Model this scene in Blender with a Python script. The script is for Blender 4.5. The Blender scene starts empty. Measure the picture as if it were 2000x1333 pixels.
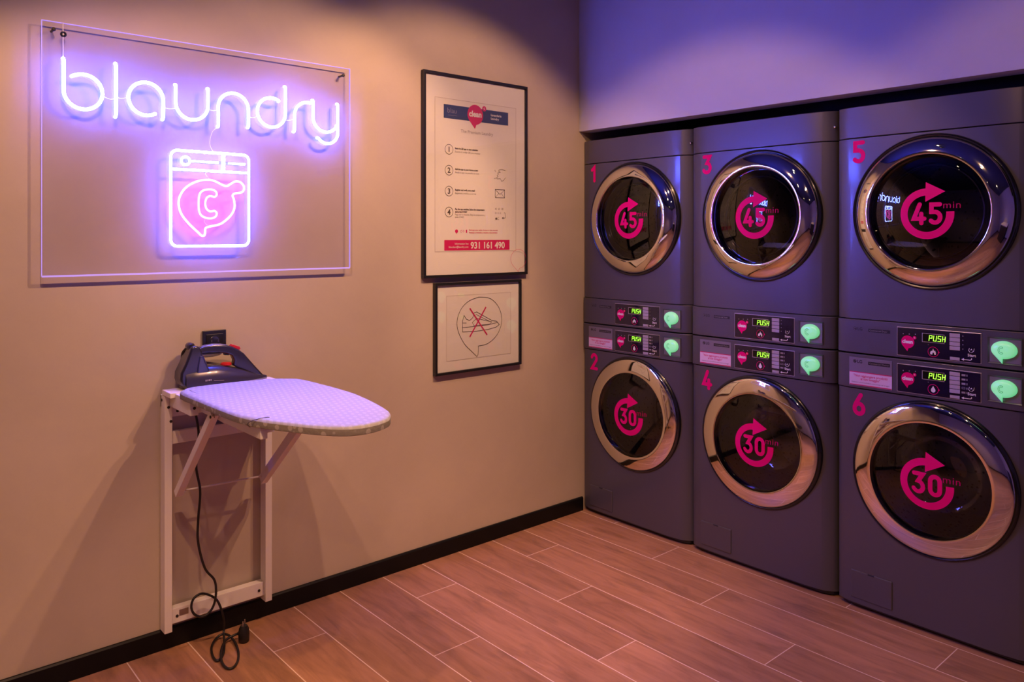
import bpy, bmesh, math, random
from mathutils import Vector, Matrix
from math import sin, cos, pi, radians

random.seed(7)
SC = bpy.context.scene
COL = SC.collection

# ------------------------------------------------------------------ camera, world, exposure
cam_d = bpy.data.cameras.new('camera')
cam = bpy.data.objects.new('camera', cam_d)
COL.objects.link(cam)
cam.location = (2.8884, -3.0242, 1.4574)
cam.rotation_euler = (pi / 2, 0, 0.8511)
cam_d.sensor_width = 36
cam_d.lens = 1520.0 / 2000 * 36
cam_d.shift_y = -0.10105
cam_d.clip_start = 0.05
SC.camera = cam

world = bpy.data.worlds.new('world')
SC.world = world
world.use_nodes = True
world.node_tree.nodes['Background'].inputs[0].default_value = (0.05, 0.04, 0.09, 1)
world.node_tree.nodes['Background'].inputs[1].default_value = 0.15

SC.view_settings.view_transform = 'Standard'
SC.view_settings.look = 'None'
SC.view_settings.exposure = 0.0
SC.view_settings.gamma = 1.0
SC.view_settings.use_curve_mapping = False
SC.cycles.max_bounces = 8
SC.cycles.transparent_max_bounces = 12
SC.cycles.sample_clamp_indirect = 4.0
SC.cycles.caustics_reflective = False
SC.cycles.caustics_refractive = False

WARM = (1.0, 0.515, 0.285)
NEON_BLUE = (0.07, 0.10, 1.0)
NEON_FRONT = 430.0
NEON_BACK = 38.0
# ceiling spotlights: (position, aim point, cone degrees, watts)
SPOTS = [
    ((1.46, -0.93, 2.78), (0.0, -0.88, 1.10), 82, 74),
    ((1.46, -1.17, 2.78), (0.0, -1.85, 0.72), 84, 84),
    ((1.46, -2.62, 2.78), (0.0, -2.05, 0.46), 80, 68),
    ((1.46, -2.88, 2.78), (0.0, -2.92, 0.40), 78, 26),
    ((1.10, -1.85, 2.78), (0.80, 0.0, 0.90), 70, 60),
    ((2.35, -1.85, 2.78), (2.25, 0.0, 0.90), 70, 40),
    ((2.30, -2.20, 2.78), (1.70, -1.70, 0.0), 76, 92),
    ((3.50, -3.40, 2.78), (3.0, -3.0, 0.0), 100, 60),
    ((2.2, -4.90, 2.78), (1.2, -4.7, 0.0), 100, 60),
]

# ------------------------------------------------------------------ materials
def mat(name, color, rough=0.5, metal=0.0, coat=0.0, coat_rough=0.05, emis=None, estr=0.0, spec=0.5):
    m = bpy.data.materials.new(name)
    m.use_nodes = True
    b = m.node_tree.nodes['Principled BSDF']
    b.inputs['Base Color'].default_value = (*color, 1)
    b.inputs['Roughness'].default_value = rough
    b.inputs['Metallic'].default_value = metal
    b.inputs['Coat Weight'].default_value = coat
    b.inputs['Coat Roughness'].default_value = coat_rough
    b.inputs['Specular IOR Level'].default_value = spec
    if emis:
        b.inputs['Emission Color'].default_value = (*emis, 1)
        b.inputs['Emission Strength'].default_value = estr
    return m

class NT:
    def __init__(s, m):
        s.t = m.node_tree; s.b = s.t.nodes['Principled BSDF']
        s.co = s.t.nodes.new('ShaderNodeTexCoord')
    def n(s, typ, **kw):
        x = s.t.nodes.new(typ)
        for k, v in kw.items():
            setattr(x, k, v)
        return x
    def l(s, a, b): s.t.links.new(a, b)
    def math(s, op, a, b=None, c=None):
        x = s.n('ShaderNodeMath', operation=op)
        for i, v in enumerate((a, b, c)):
            if v is None: continue
            if isinstance(v, (int, float)): x.inputs[i].default_value = v
            else: s.l(v, x.inputs[i])
        return x.outputs[0]
    def noise(s, scale, detail=4, rough=0.5, vec=None, dist=0.0):
        x = s.n('ShaderNodeTexNoise')
        x.inputs['Scale'].default_value = scale; x.inputs['Detail'].default_value = detail
        x.inputs['Roughness'].default_value = rough; x.inputs['Distortion'].default_value = dist
        s.l(vec if vec is not None else s.co.outputs['Object'], x.inputs['Vector'])
        return x.outputs['Fac']
    def ramp(s, fac, stops):
        x = s.n('ShaderNodeValToRGB')
        e = x.color_ramp.elements
        while len(e) < len(stops): e.new(0.5)
        for i, (p, c) in enumerate(stops):
            e[i].position = p; e[i].color = (*c, 1)
        s.l(fac, x.inputs[0]); return x.outputs[0]
    def mix(s, fac, a, b, mode='MIX'):
        x = s.n('ShaderNodeMix', data_type='RGBA', blend_type=mode)
        for i, v in ((0, fac), (6, a), (7, b)):
            if isinstance(v, (int, float)): x.inputs[i].default_value = v
            elif isinstance(v, tuple): x.inputs[i].default_value = (*v, 1)
            else: s.l(v, x.inputs[i])
        return x.outputs[2]
    def bump(s, h, strength, dist=0.01):
        x = s.n('ShaderNodeBump'); x.inputs['Strength'].default_value = strength
        x.inputs['Distance'].default_value = dist
        s.l(h, x.inputs['Height']); s.l(x.outputs[0], s.b.inputs['Normal'])

def plaster(name, a, b):
    m = mat(name, a, 0.55, spec=0.3)
    t = NT(m)
    n1 = t.noise(1.6, 6, 0.6, dist=0.6)
    c = t.ramp(n1, [(0.3, a), (0.72, b)])
    n2 = t.noise(9.0, 5, 0.6)
    c2 = t.mix(t.math('MULTIPLY', n2, 0.16), c, tuple(x * 0.72 for x in a))
    t.l(c2, t.b.inputs['Base Color'])
    n3 = t.noise(26, 4, 0.6, dist=0.4)
    t.bump(n3, 0.10, 0.004)
    return m

M = {}
M['wall'] = plaster('beige_plaster', (0.50, 0.425, 0.355), (0.59, 0.505, 0.42))
M['wall2'] = plaster('pale_plaster', (0.54, 0.49, 0.42), (0.60, 0.54, 0.47))
M['wall3'] = plaster('greyish_white_paint', (0.50, 0.50, 0.56), (0.55, 0.55, 0.61))
M['ceiling'] = mat('ceiling_paint', (0.028, 0.040, 0.12), 0.8)
M['baseboard'] = mat('black_baseboard', (0.004, 0.004, 0.005), 0.4, spec=0.25)
M['white_wood'] = mat('white_lacquered_wood', (0.84, 0.82, 0.82), 0.42)
t = NT(M['white_wood']); t.bump(t.noise(60, 3), 0.05, 0.002)
M['machine'] = mat('graphite_lacquer', (0.095, 0.090, 0.105), 0.42, 0.40, coat=0.35, coat_rough=0.10)
M['machine_side'] = mat('graphite_side', (0.10, 0.095, 0.10), 0.5, 0.3)
M['black'] = mat('black_plastic', (0.012, 0.012, 0.014), 0.35)
M['gasket'] = mat('black_gasket', (0.008, 0.008, 0.012), 0.22, coat=0.4)
M['chrome'] = mat('chrome', (0.84, 0.82, 0.80), 0.045, 1.0)
M['steel'] = mat('brushed_steel', (0.45, 0.44, 0.45), 0.28, 1.0)
M['drum'] = mat('drum_steel', (0.30, 0.30, 0.31), 0.30, 1.0)
t = NT(M['drum'])
v = t.n('ShaderNodeTexVoronoi'); v.inputs['Scale'].default_value = 45; t.l(t.co.outputs['Object'], v.inputs['Vector'])
t.l(t.ramp(v.outputs['Distance'], [(0.18, (0.02, 0.02, 0.02)), (0.26, (0.34, 0.33, 0.34))]), t.b.inputs['Base Color'])
M['pink'] = mat('magenta_vinyl', (0.78, 0.0, 0.165), 0.6, spec=0.12)
M['pink_dim'] = mat('magenta_vinyl_fine', (0.45, 0.0, 0.11), 0.6, spec=0.12)
M['pink_print'] = mat('magenta_print', (0.62, 0.01, 0.13), 0.6)
M['navy'] = mat('navy_print', (0.02, 0.045, 0.17), 0.6)
M['ink'] = mat('grey_ink', (0.10, 0.08, 0.08), 0.7)
M['ink_light'] = mat('light_grey_ink', (0.30, 0.27, 0.27), 0.7)
M['paper'] = mat('white_paper', (0.80, 0.79, 0.77), 0.8)
M['mat_board'] = mat('white_mat_board', (0.83, 0.82, 0.80), 0.8)
M['bevel'] = mat('mat_bevel', (0.55, 0.50, 0.48), 0.8)
M['white_print'] = mat('white_print', (0.82, 0.80, 0.80), 0.6)
M['panel'] = mat('display_glass', (0.010, 0.006, 0.028), 0.12, coat=0.6)
M['lcd'] = mat('lcd_black', (0.004, 0.006, 0.004), 0.15)
M['lcd_on'] = mat('lcd_segments', (0.1, 0.3, 0.02), 0.5, emis=(0.36, 1.0, 0.05), estr=2.1)
M['button'] = mat('grey_button', (0.42, 0.38, 0.44), 0.4)
M['trim_silver'] = mat('silver_line', (0.55, 0.52, 0.55), 0.3, 0.7)
M['recess'] = mat('recess_plate', (0.24, 0.22, 0.27), 0.35, 0.5)
M['lamp_green'] = mat('lit_green_button', (0.35, 0.55, 0.42), 0.28, coat=0.3, emis=(0.20, 0.95, 0.42), estr=0.60)
M['lamp_line'] = mat('button_engraving', (0.03, 0.13, 0.07), 0.5, emis=(0.05, 0.32, 0.13), estr=0.45)
M['sticker'] = mat('sticker_paper', (0.72, 0.55, 0.68), 0.5)
M['cable'] = mat('black_cable', (0.012, 0.011, 0.012), 0.4)
M['iron_dark'] = mat('iron_plastic', (0.020, 0.018, 0.030), 0.25, 0.0, coat=0.5, coat_rough=0.10)
M['iron_grey'] = mat('iron_grey', (0.055, 0.048, 0.070), 0.28, 0.3, coat=0.4)
M['iron_red'] = mat('iron_red', (0.55, 0.02, 0.03), 0.3)
M['iron_clear'] = mat('iron_tank', (0.03, 0.03, 0.10), 0.08, coat=0.8)
M['sole'] = mat('soleplate', (0.35, 0.35, 0.37), 0.3, 1.0)
M['screw'] = mat('dark_screw', (0.03, 0.025, 0.025), 0.5, 0.3)
M['spot_black'] = mat('spot_black', (0.015, 0.015, 0.016), 0.4)
M['spot_glow'] = mat('spot_lens', (1, 0.8, 0.6), 0.5, emis=(1.0, 0.72, 0.42), estr=60)
M['socket'] = mat('black_socket', (0.018, 0.018, 0.035), 0.25, coat=0.4)

def emission(name, color, strength):
    m = bpy.data.materials.new(name); m.use_nodes = True
    nt = m.node_tree; nt.nodes.clear()
    o = nt.nodes.new('ShaderNodeOutputMaterial'); e = nt.nodes.new('ShaderNodeEmission')
    e.inputs[0].default_value = (*color, 1); e.inputs[1].default_value = strength
    nt.links.new(e.outputs[0], o.inputs[0]); return m
def neon(name, color, front, back):
    # flexible LED tube: the strip inside faces forward, so its back is dimmer
    m = emission(name, color, front); nt = m.node_tree
    e = [n for n in nt.nodes if n.type == 'EMISSION'][0]
    g = nt.nodes.new('ShaderNodeNewGeometry'); sp = nt.nodes.new('ShaderNodeSeparateXYZ')
    nt.links.new(g.outputs['Normal'], sp.inputs[0])
    mr = nt.nodes.new('ShaderNodeMapRange')
    mr.inputs['From Min'].default_value = 0.25; mr.inputs['From Max'].default_value = 0.8
    mr.inputs['To Min'].default_value = back; mr.inputs['To Max'].default_value = front
    nt.links.new(sp.outputs[0], mr.inputs['Value']); nt.links.new(mr.outputs[0], e.inputs[1])
    return m
M['neon'] = neon('blue_neon', NEON_BLUE, NEON_FRONT, NEON_BACK)
M['neon_pink'] = neon('pink_neon', (1.0, 0.085, 0.62), 18.0, 10.0)
M['acrylic_edge_glow'] = mat('acrylic_edge_glow', (0.45, 0.42, 0.6), 0.3, emis=(0.34, 0.22, 0.95), estr=0.75)  # emission stands in for tube light piped to the panel's rim

def thin_glass(name, tint, refl=1.0, rough=0.0, haze=0.0, ior=1.5):
    m = bpy.data.materials.new(name); m.use_nodes = True
    nt = m.node_tree; nt.nodes.clear()
    o = nt.nodes.new('ShaderNodeOutputMaterial')
    tr = nt.nodes.new('ShaderNodeBsdfTransparent'); tr.inputs[0].default_value = (*tint, 1)
    gl = nt.nodes.new('ShaderNodeBsdfGlossy'); gl.inputs['Roughness'].default_value = rough
    gl.inputs[0].default_value = (refl, refl, refl, 1)
    lw = nt.nodes.new('ShaderNodeLayerWeight'); lw.inputs[0].default_value = 0.5
    pw = nt.nodes.new('ShaderNodeMath'); pw.operation = 'POWER'; pw.inputs[1].default_value = 5.0
    nt.links.new(lw.outputs['Facing'], pw.inputs[0])
    f0 = ((ior - 1) / (ior + 1)) ** 2
    fr = nt.nodes.new('ShaderNodeMath'); fr.operation = 'MULTIPLY_ADD'
    fr.inputs[1].default_value = 1 - f0; fr.inputs[2].default_value = f0
    nt.links.new(pw.outputs[0], fr.inputs[0])
    mx = nt.nodes.new('ShaderNodeMixShader')
    src = tr
    if haze:
        df = nt.nodes.new('ShaderNodeBsdfTranslucent'); df.inputs[0].default_value = (0.9, 0.9, 0.95, 1)
        m2 = nt.nodes.new('ShaderNodeMixShader'); m2.inputs[0].default_value = haze
        nt.links.new(tr.outputs[0], m2.inputs[1]); nt.links.new(df.outputs[0], m2.inputs[2]); src = m2
    nt.links.new(fr.outputs[0], mx.inputs[0]); nt.links.new(src.outputs[0], mx.inputs[1])
    nt.links.new(gl.outputs[0], mx.inputs[2]); nt.links.new(mx.outputs[0], o.inputs[0])
    return m
M['acrylic'] = thin_glass('clear_acrylic', (0.985, 0.98, 1.0), 0.5, 0.02, haze=0.045)
M['poster_glass'] = thin_glass('poster_glass', (0.98, 0.98, 0.98), 0.8, 0.01)
M['door_glass'] = thin_glass('smoked_door_glass', (0.22, 0.21, 0.28), 1.0, 0.01, ior=1.62)
M['washer_glass'] = thin_glass('clear_door_glass', (0.55, 0.53, 0.58), 1.0, 0.01, ior=1.55)
M['bowl'] = thin_glass('glass_bowl', (0.80, 0.80, 0.84), 1.0, 0.02, ior=1.9)
M['tank'] = thin_glass('clear_tank', (0.5, 0.48, 0.6), 0.8, 0.02)

# floor: wood-look planks running along the machine wall
m = mat('wood_plank_tiles', (0.4, 0.2, 0.1), 0.42, spec=0.4)
M['floor'] = m
t = NT(m)
sep = t.n('ShaderNodeSeparateXYZ'); t.l(t.co.outputs['Object'], sep.inputs[0])
X, Y = sep.outputs[0], sep.outputs[1]
rowf = t.math('DIVIDE', t.math('SUBTRACT', -0.018, Y), 0.2037)
row = t.math('FLOOR', rowf)
fr_ = t.math('FRACT', rowf)
xs = t.math('DIVIDE', t.math('SUBTRACT', t.math('SUBTRACT', X, 0.652), t.math('MULTIPLY', row, 0.4045)), 1.203)
colm = t.math('FLOOR', xs)
fx = t.math('FRACT', xs)
gy = t.math('LESS_THAN', t.math('MINIMUM', fr_, t.math('SUBTRACT', 1.0, fr_)), 0.0095)
gx = t.math('LESS_THAN', t.math('MINIMUM', fx, t.math('SUBTRACT', 1.0, fx)), 0.0014)
grout = t.math('MAXIMUM', gy, gx)
idc = t.n('ShaderNodeCombineXYZ'); t.l(row, idc.inputs[0]); t.l(colm, idc.inputs[1])
wn = t.n('ShaderNodeTexWhiteNoise', noise_dimensions='2D'); t.l(idc.outputs[0], wn.inputs['Vector'])
cv = t.n('ShaderNodeCombineXYZ')
t.l(t.math('ADD', t.math('MULTIPLY', X, 1.0), t.math('MULTIPLY', wn.outputs['Value'], 37.0)), cv.inputs[0])
t.l(t.math('MULTIPLY', Y, 8.0), cv.inputs[1])
t.l(t.math('MULTIPLY', wn.outputs['Value'], 11.0), cv.inputs[2])
grain = t.noise(3.2, 8, 0.62, cv.outputs[0], 0.9)
cv2 = t.n('ShaderNodeCombineXYZ')
t.l(t.math('ADD', t.math('MULTIPLY', X, 1.0), t.math('MULTIPLY', wn.outputs['Value'], 91.0)), cv2.inputs[0])
t.l(t.math('MULTIPLY', Y, 2.2), cv2.inputs[1])
blotch = t.noise(4.0, 5, 0.6, cv2.outputs[0], 0.4)
base = t.ramp(grain, [(0.26, (0.24, 0.118, 0.066)), (0.5, (0.375, 0.190, 0.106)), (0.74, (0.47, 0.245, 0.140))])
base = t.mix(t.ramp(blotch, [(0.56, (0, 0, 0)), (0.75, (0.6, 0.6, 0.6))]), base, (0.15, 0.085, 0.055))
tone = t.math('ADD', 0.86, t.math('MULTIPLY', wn.outputs['Value'], 0.24))
tc = t.n('ShaderNodeCombineXYZ')
for i in range(3): t.l(tone, tc.inputs[i])
base = t.mix(1.0, base, tc.outputs[0], 'MULTIPLY')
base = t.mix(grout, base, (0.78, 0.60, 0.50))
t.l(base, t.b.inputs['Base Color'])
t.l(t.math('ADD', 0.34, t.math('MULTIPLY', grain, 0.2)), t.b.inputs['Roughness'])
hh = t.math('SUBTRACT', t.math('MULTIPLY', grain, 0.25), t.math('MULTIPLY', grout, 0.6))
t.bump(hh, 0.25, 0.003)

# ironing cover: light grey cloth with rows of small pale marks
m = mat('patterned_cotton', (0.5, 0.5, 0.5), 0.85, spec=0.2)
M['cloth'] = m
t = NT(m)
mp = t.n('ShaderNodeMapping'); mp.inputs['Rotation'].default_value = (0, 0, radians(18))
t.l(t.co.outputs['Object'], mp.inputs[0])
sp = t.n('ShaderNodeSeparateXYZ'); t.l(mp.outputs[0], sp.inputs[0])
ry = t.math('DIVIDE', sp.outputs[1], 0.0175)
r_ = t.math('FLOOR', ry)
px = t.math('FRACT', t.math('ADD', t.math('DIVIDE', sp.outputs[0], 0.036), t.math('MULTIPLY', t.math('MODULO', r_, 2.0), 0.5)))
py = t.math('FRACT', ry)
dx = t.math('DIVIDE', t.math('SUBTRACT', px, 0.5), 0.33)
dy = t.math('DIVIDE', t.math('SUBTRACT', py, 0.5), 0.30)
d = t.math('ADD', t.math('MULTIPLY', dx, dx), t.math('MULTIPLY', dy, dy))
mask = t.math('LESS_THAN', d, 1.0)
t.l(t.mix(mask, (0.40, 0.405, 0.41), (0.46, 0.465, 0.47)), t.b.inputs['Base Color'])
t.bump(t.noise(30, 3), 0.15, 0.004)

m = mat('skirt_cotton', (0.33, 0.31, 0.26), 0.9, spec=0.15)
M['skirt'] = m
t = NT(m)
v = t.n('ShaderNodeTexVoronoi'); v.inputs['Scale'].default_value = 42; t.l(t.co.outputs['Object'], v.inputs['Vector'])
t.l(t.ramp(v.outputs['Distance'], [(0.30, (0.50, 0.47, 0.42)), (0.38, (0.30, 0.28, 0.235))]), t.b.inputs['Base Color'])
t.bump(t.noise(90, 3), 0.4, 0.004)

# ------------------------------------------------------------------ mesh helpers
def empty(name, loc=(0, 0, 0), rz=0.0):
    o = bpy.data.objects.new(name, None); COL.objects.link(o)
    o.location = loc; o.rotation_euler = (0, 0, rz); o.empty_display_size = 0.1
    return o

def tag(o, label, cat, group=None):
    o['label'] = label; o['category'] = cat
    if group: o['group'] = group
    return o

def obj(name, bm, material, parent=None, smooth=None, bevel=0.0, segs=2, label=None):
    bmesh.ops.recalc_face_normals(bm, faces=bm.faces)
    me = bpy.data.meshes.new(name)
    bm.to_mesh(me); bm.free()
    me.materials.append(material)
    if smooth is not None:
        for p in me.polygons: p.use_smooth = True
        try: me.set_sharp_from_angle(angle=radians(smooth))
        except Exception: pass
    o = bpy.data.objects.new(name, me); COL.objects.link(o)
    if parent: o.parent = parent
    if bevel:
        b = o.modifiers.new('bevel', 'BEVEL'); b.width = bevel; b.segments = segs
        b.limit_method = 'ANGLE'; b.angle_limit = radians(40)
    if label: o['label'] = label
    return o

def box(bm, x0, x1, y0, y1, z0, z1):
    vs = [bm.verts.new((x, y, z)) for x in (x0, x1) for y in (y0, y1) for z in (z0, z1)]
    for f in ((0, 1, 3, 2), (4, 6, 7, 5), (0, 4, 5, 1), (2, 3, 7, 6), (0, 2, 6, 4), (1, 5, 7, 3)):
        bm.faces.new([vs[i] for i in f])
    return bm

def B(*a):
    bm = bmesh.new(); box(bm, *a); return bm

def bar(bm, p, q, w, h, side=(0, 1, 0)):
    """square-section bar from p to q; w along `side`, h along the other cross axis"""
    p, q = Vector(p), Vector(q); d = (q - p).normalized(); s = Vector(side)
    s = (s - d * s.dot(d)).normalized(); u = d.cross(s)
    vs = []
    for c in (p, q):
        for a, b in ((-1, -1), (1, -1), (1, 1), (-1, 1)):
            vs.append(bm.verts.new(c + s * (a * w / 2) + u * (b * h / 2)))
    for f in ((3, 2, 1, 0), (4, 5, 6, 7), (0, 1, 5, 4), (1, 2, 6, 5), (2, 3, 7, 6), (3, 0, 4, 7)):
        bm.faces.new([vs[i] for i in f])
    return bm

def prism(bm, poly, a0, a1, f):
    """poly 2D, extruded between a0 and a1; f(u, v, a) -> xyz"""
    n = len(poly)
    A = [bm.verts.new(f(u, v, a0)) for u, v in poly]
    Z = [bm.verts.new(f(u, v, a1)) for u, v in poly]
    bm.faces.new(A); bm.faces.new(Z[::-1])
    for i in range(n):
        j = (i + 1) % n
        bm.faces.new((A[i], A[j], Z[j], Z[i]))
    return bm

def catmull(pts, n=8, closed=False):
    P = [Vector(p) for p in pts]; out = []; L = len(P)
    rng = range(L if closed else L - 1)
    for i in rng:
        if closed: a, b, c, d = P[i - 1], P[i], P[(i + 1) % L], P[(i + 2) % L]
        else: a, b, c, d = P[max(i - 1, 0)], P[i], P[i + 1], P[min(i + 2, L - 1)]
        for k in range(n):
            s = k / n
            out.append(0.5 * ((2 * b) + (c - a) * s + (2 * a - 5 * b + 4 * c - d) * s * s + (3 * b - 3 * c + d - a) * s ** 3))
    if not closed: out.append(P[-1])
    return out

def tube(bm, pts, r, segs=8, closed=False, caps=True):
    P = [Vector(p) for p in pts]; n = len(P)
    rad = r if callable(r) else (lambda s: r)
    T = []
    for i in range(n):
        if closed: d = P[(i + 1) % n] - P[i - 1]
        else: d = P[min(i + 1, n - 1)] - P[max(i - 1, 0)]
        T.append(d.normalized())
    ref = Vector((0, 0, 1)) if abs(T[0].z) < 0.9 else Vector((1, 0, 0))
    N = (ref - T[0] * ref.dot(T[0])).normalized()
    rings = []
    for i in range(n):
        N = (N - T[i] * N.dot(T[i]))
        N = N.normalized() if N.length > 1e-6 else T[i].orthogonal().normalized()
        Bn = T[i].cross(N); rr = rad(i / max(n - 1, 1))
        rings.append([bm.verts.new(P[i] + (N * cos(2 * pi * k / segs) + Bn * sin(2 * pi * k / segs)) * rr) for k in range(segs)])
    m_ = n if closed else n - 1
    for i in range(m_):
        a, b = rings[i], rings[(i + 1) % n]
        for k in range(segs):
            j = (k + 1) % segs
            bm.faces.new((a[k], a[j], b[j], b[k]))
    if caps and not closed:
        bm.faces.new(rings[0][::-1]); bm.faces.new(rings[-1])
    return bm

def lathe(bm, prof, c, axis='y', segs=72, cap_end=False):
    """prof: (radius, offset along axis)"""
    rings = []
    for r, h in prof:
        ring = []
        if r < 1e-6:
            ring = None
            if axis == 'y': v = bm.verts.new((c[0], c[1] + h, c[2]))
            elif axis == 'x': v = bm.verts.new((c[0] + h, c[1], c[2]))
            else: v = bm.verts.new((c[0], c[1], c[2] + h))
            rings.append(v); continue
        for k in range(segs):
            a = 2 * pi * k / segs
            if axis == 'y': p = (c[0] + r * cos(a), c[1] + h, c[2] + r * sin(a))
            elif axis == 'x': p = (c[0] + h, c[1] + r * cos(a), c[2] + r * sin(a))
            else: p = (c[0] + r * cos(a), c[1] + r * sin(a), c[2] + h)
            ring.append(bm.verts.new(p))
        rings.append(ring)
    for a, b in zip(rings, rings[1:]):
        for k in range(segs):
            j = (k + 1) % segs
            if isinstance(a, list) and isinstance(b, list): bm.faces.new((a[k], a[j], b[j], b[k]))
            elif isinstance(a, list): bm.faces.new((a[k], a[j], b))
            elif isinstance(b, list): bm.faces.new((a, b[j], b[k]))
    if cap_end and isinstance(rings[-1], list): bm.faces.new(rings[-1])
    return bm

# 2D artwork -> list of (verts2d, faces) mapped on to surfaces
def text2d(s, size, bold=0.0, align='LEFT', sx=1.0, spacing=1.0):
    cu = bpy.data.curves.new('t', 'FONT'); cu.body = s; cu.size = size; cu.offset = bold
    cu.align_x = align; cu.resolution_u = 3; cu.fill_mode = 'BOTH'; cu.space_character = spacing
    o = bpy.data.objects.new('t', cu); COL.objects.link(o)
    dg = bpy.context.evaluated_depsgraph_get()
    me = o.evaluated_get(dg).to_mesh()
    V = [(v.co.x * sx, v.co.y) for v in me.vertices]; F = [tuple(p.vertices) for p in me.polygons]
    o.evaluated_get(dg).to_mesh_clear()
    bpy.data.objects.remove(o); bpy.data.curves.remove(cu)
    return V, F

def ribbon2d(pts, w, closed=False, cap=True):
    P = [Vector((p[0], p[1])) for p in pts]
    if not closed and cap:
        pass
    n = len(P); V = []; F = []
    for i in range(n):
        if closed: a, b = P[i - 1], P[(i + 1) % n]
        else: a, b = P[max(i - 1, 0)], P[min(i + 1, n - 1)]
        d0 = (P[i] - a); d1 = (b - P[i])
        if d0.length < 1e-9: d0 = d1
        if d1.length < 1e-9: d1 = d0
        d0 = d0.normalized(); d1 = d1.normalized()
        t_ = (d0 + d1); t_ = t_.normalized() if t_.length > 1e-6 else d1
        nn = Vector((-t_.y, t_.x)); k = max(0.45, abs(nn.dot(Vector((-d1.y, d1.x)))))
        o_ = nn * (w / 2 / k)
        V += [tuple(P[i] + o_), tuple(P[i] - o_)]
    m_ = n if closed else n - 1
    for i in range(m_):
        j = (i + 1) % n
        F.append((2 * i, 2 * i + 1, 2 * j + 1, 2 * j))
    if not closed and cap:
        for e, d in ((0, (P[0] - P[1])), (n - 1, (P[-1] - P[-2]))):
            a0 = math.atan2(d.y, d.x); b0 = len(V); V.append(tuple(P[e]))
            for k in range(9):
                a = a0 - pi / 2 + pi * k / 8
                V.append((P[e].x + w / 2 * cos(a), P[e].y + w / 2 * sin(a)))
            F += [(b0, b0 + 1 + k, b0 + 2 + k) for k in range(8)]
    return V, F

def poly2d(pts):
    return [tuple(p) for p in pts], [tuple(range(len(pts)))]

def circle2d(cx, cy, r, n=40):
    return [(cx + r * cos(2 * pi * k / n), cy + r * sin(2 * pi * k / n)) for k in range(n)]

def arc(cx, cy, r, a0, a1, n=16, ry=None):
    ry = r if ry is None else ry
    return [(cx + r * cos(radians(a0 + (a1 - a0) * k / n)), cy + ry * sin(radians(a0 + (a1 - a0) * k / n))) for k in range(n + 1)]

def shift(vf, dx, dy, s=1.0):
    return [(x * s + dx, y * s + dy) for x, y in vf[0]], vf[1]

def art(name, pieces, f, material, parent, fine=0.0, label=None):
    """flat artwork pieces mapped by f(u, v) -> xyz"""
    bm = bmesh.new()
    for k_, (V, F) in enumerate(pieces):
        vs = [bm.verts.new((x, y, k_ * 4e-5)) for x, y in V]
        for fc in F:
            try: bm.faces.new([vs[i] for i in fc])
            except ValueError: pass
    if fine:
        bmesh.ops.triangulate(bm, faces=bm.faces)
        for _ in range(6):
            long = [e for e in bm.edges if e.calc_length() > fine]
            if not long: break
            bmesh.ops.subdivide_edges(bm, edges=long, cuts=1)
            bmesh.ops.triangulate(bm, faces=bm.faces)
    p0 = Vector(f(0, 0)); nr = (Vector(f(1e-3, 0)) - p0).cross(Vector(f(0, 1e-3)) - p0).normalized()
    for v in bm.verts: v.co = Vector(f(v.co.x, v.co.y)) + nr * v.co.z
    return obj(name, bm, material, parent, label=label)

def bubble2d(cx, cy, r, tail=0.55, n=40, stretch=1.0):
    """speech bubble with its tail at the lower left"""
    pts = []
    for k in range(n + 1):
        a = radians(-82 + (360 - 62) * k / n)
        pts.append((cx + r * stretch * cos(a), cy + r * sin(a)))
    pts.append((cx - 0.05 * r, cy - r * (1 + tail)))
    return pts

DIG = {  # stroked digits in a 0.6 x 1 cell
    '0': [arc(.30, .70, .22, 0, 180, 10, .24) + arc(.30, .30, .22, 180, 360, 10, .24) + [(.52, .70)]],
    '1': [[(.10, .76), (.32, .94), (.32, .06)]],
    '2': [[(.08, .76)] + arc(.30, .71, .22, 160, -30, 12, .23) + [(.09, .06), (.54, .06)]],
    '3': [[(.09, .94), (.50, .94), (.29, .58)] + arc(.28, .32, .24, 80, -150, 12, .26)],
    '4': [[(.34, .96), (.06, .26), (.56, .26)], [(.42, .50), (.42, .04)]],
    '5': [[(.50, .94), (.12, .94), (.12, .58), (.28, .58)] + arc(.28, .32, .24, 85, -140, 12, .26)],
    '6': [[(.40, .96), (.16, .54), (.10, .40), (.09, .32)], arc(.31, .30, .22, 150, 510, 30, .24)],
}
def digits2d(s, h, w, cx, cy, adv=0.74):
    out = []; tot = adv * (len(s) - 1) + 0.6
    for i, ch in enumerate(s):
        for st in DIG[ch]:
            ring = math.hypot(st[0][0] - st[-1][0], st[0][1] - st[-1][1]) < 1e-4
            out.append(ribbon2d([((x + i * adv - tot / 2) * h * 0.98 + cx, (y - .5) * h + cy) for x, y in (st[:-1] if ring else st)], w, closed=ring))
    return out

# ------------------------------------------------------------------ room shell
ZC = 2.85; XR = 4.7; YF = -6.2
def struct(name, bm, m, bevel=0.0):
    o = obj(name, bm, m, bevel=bevel); o['kind'] = 'structure'; return o
struct('floor', B(-0.12, XR + 0.12, YF - 0.12, 0.95, -0.08, 0.0), M['floor'])
struct('wall_left', B(-0.12, 0.0, YF, 0.95, 0.0, ZC), M['wall'])
struct('wall_right', B(XR, XR + 0.12, YF, 0.95, 0.0, ZC), M['wall2'])
struct('wall_front', B(-0.12, XR + 0.12, YF - 0.12, YF, 0.0, ZC), M['wall2'])
struct('ceiling', B(-0.12, XR + 0.12, YF - 0.12, 0.95, ZC, ZC + 0.1), M['ceiling'])
struct('wall_back', B(-0.12, XR + 0.12, 0.83, 0.95, 0.0, ZC), M['black'])
struct('wall_bulkhead', B(0.0, XR, -0.0175, 0.075, 2.023, ZC), M['wall3'], 0.002)
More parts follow.
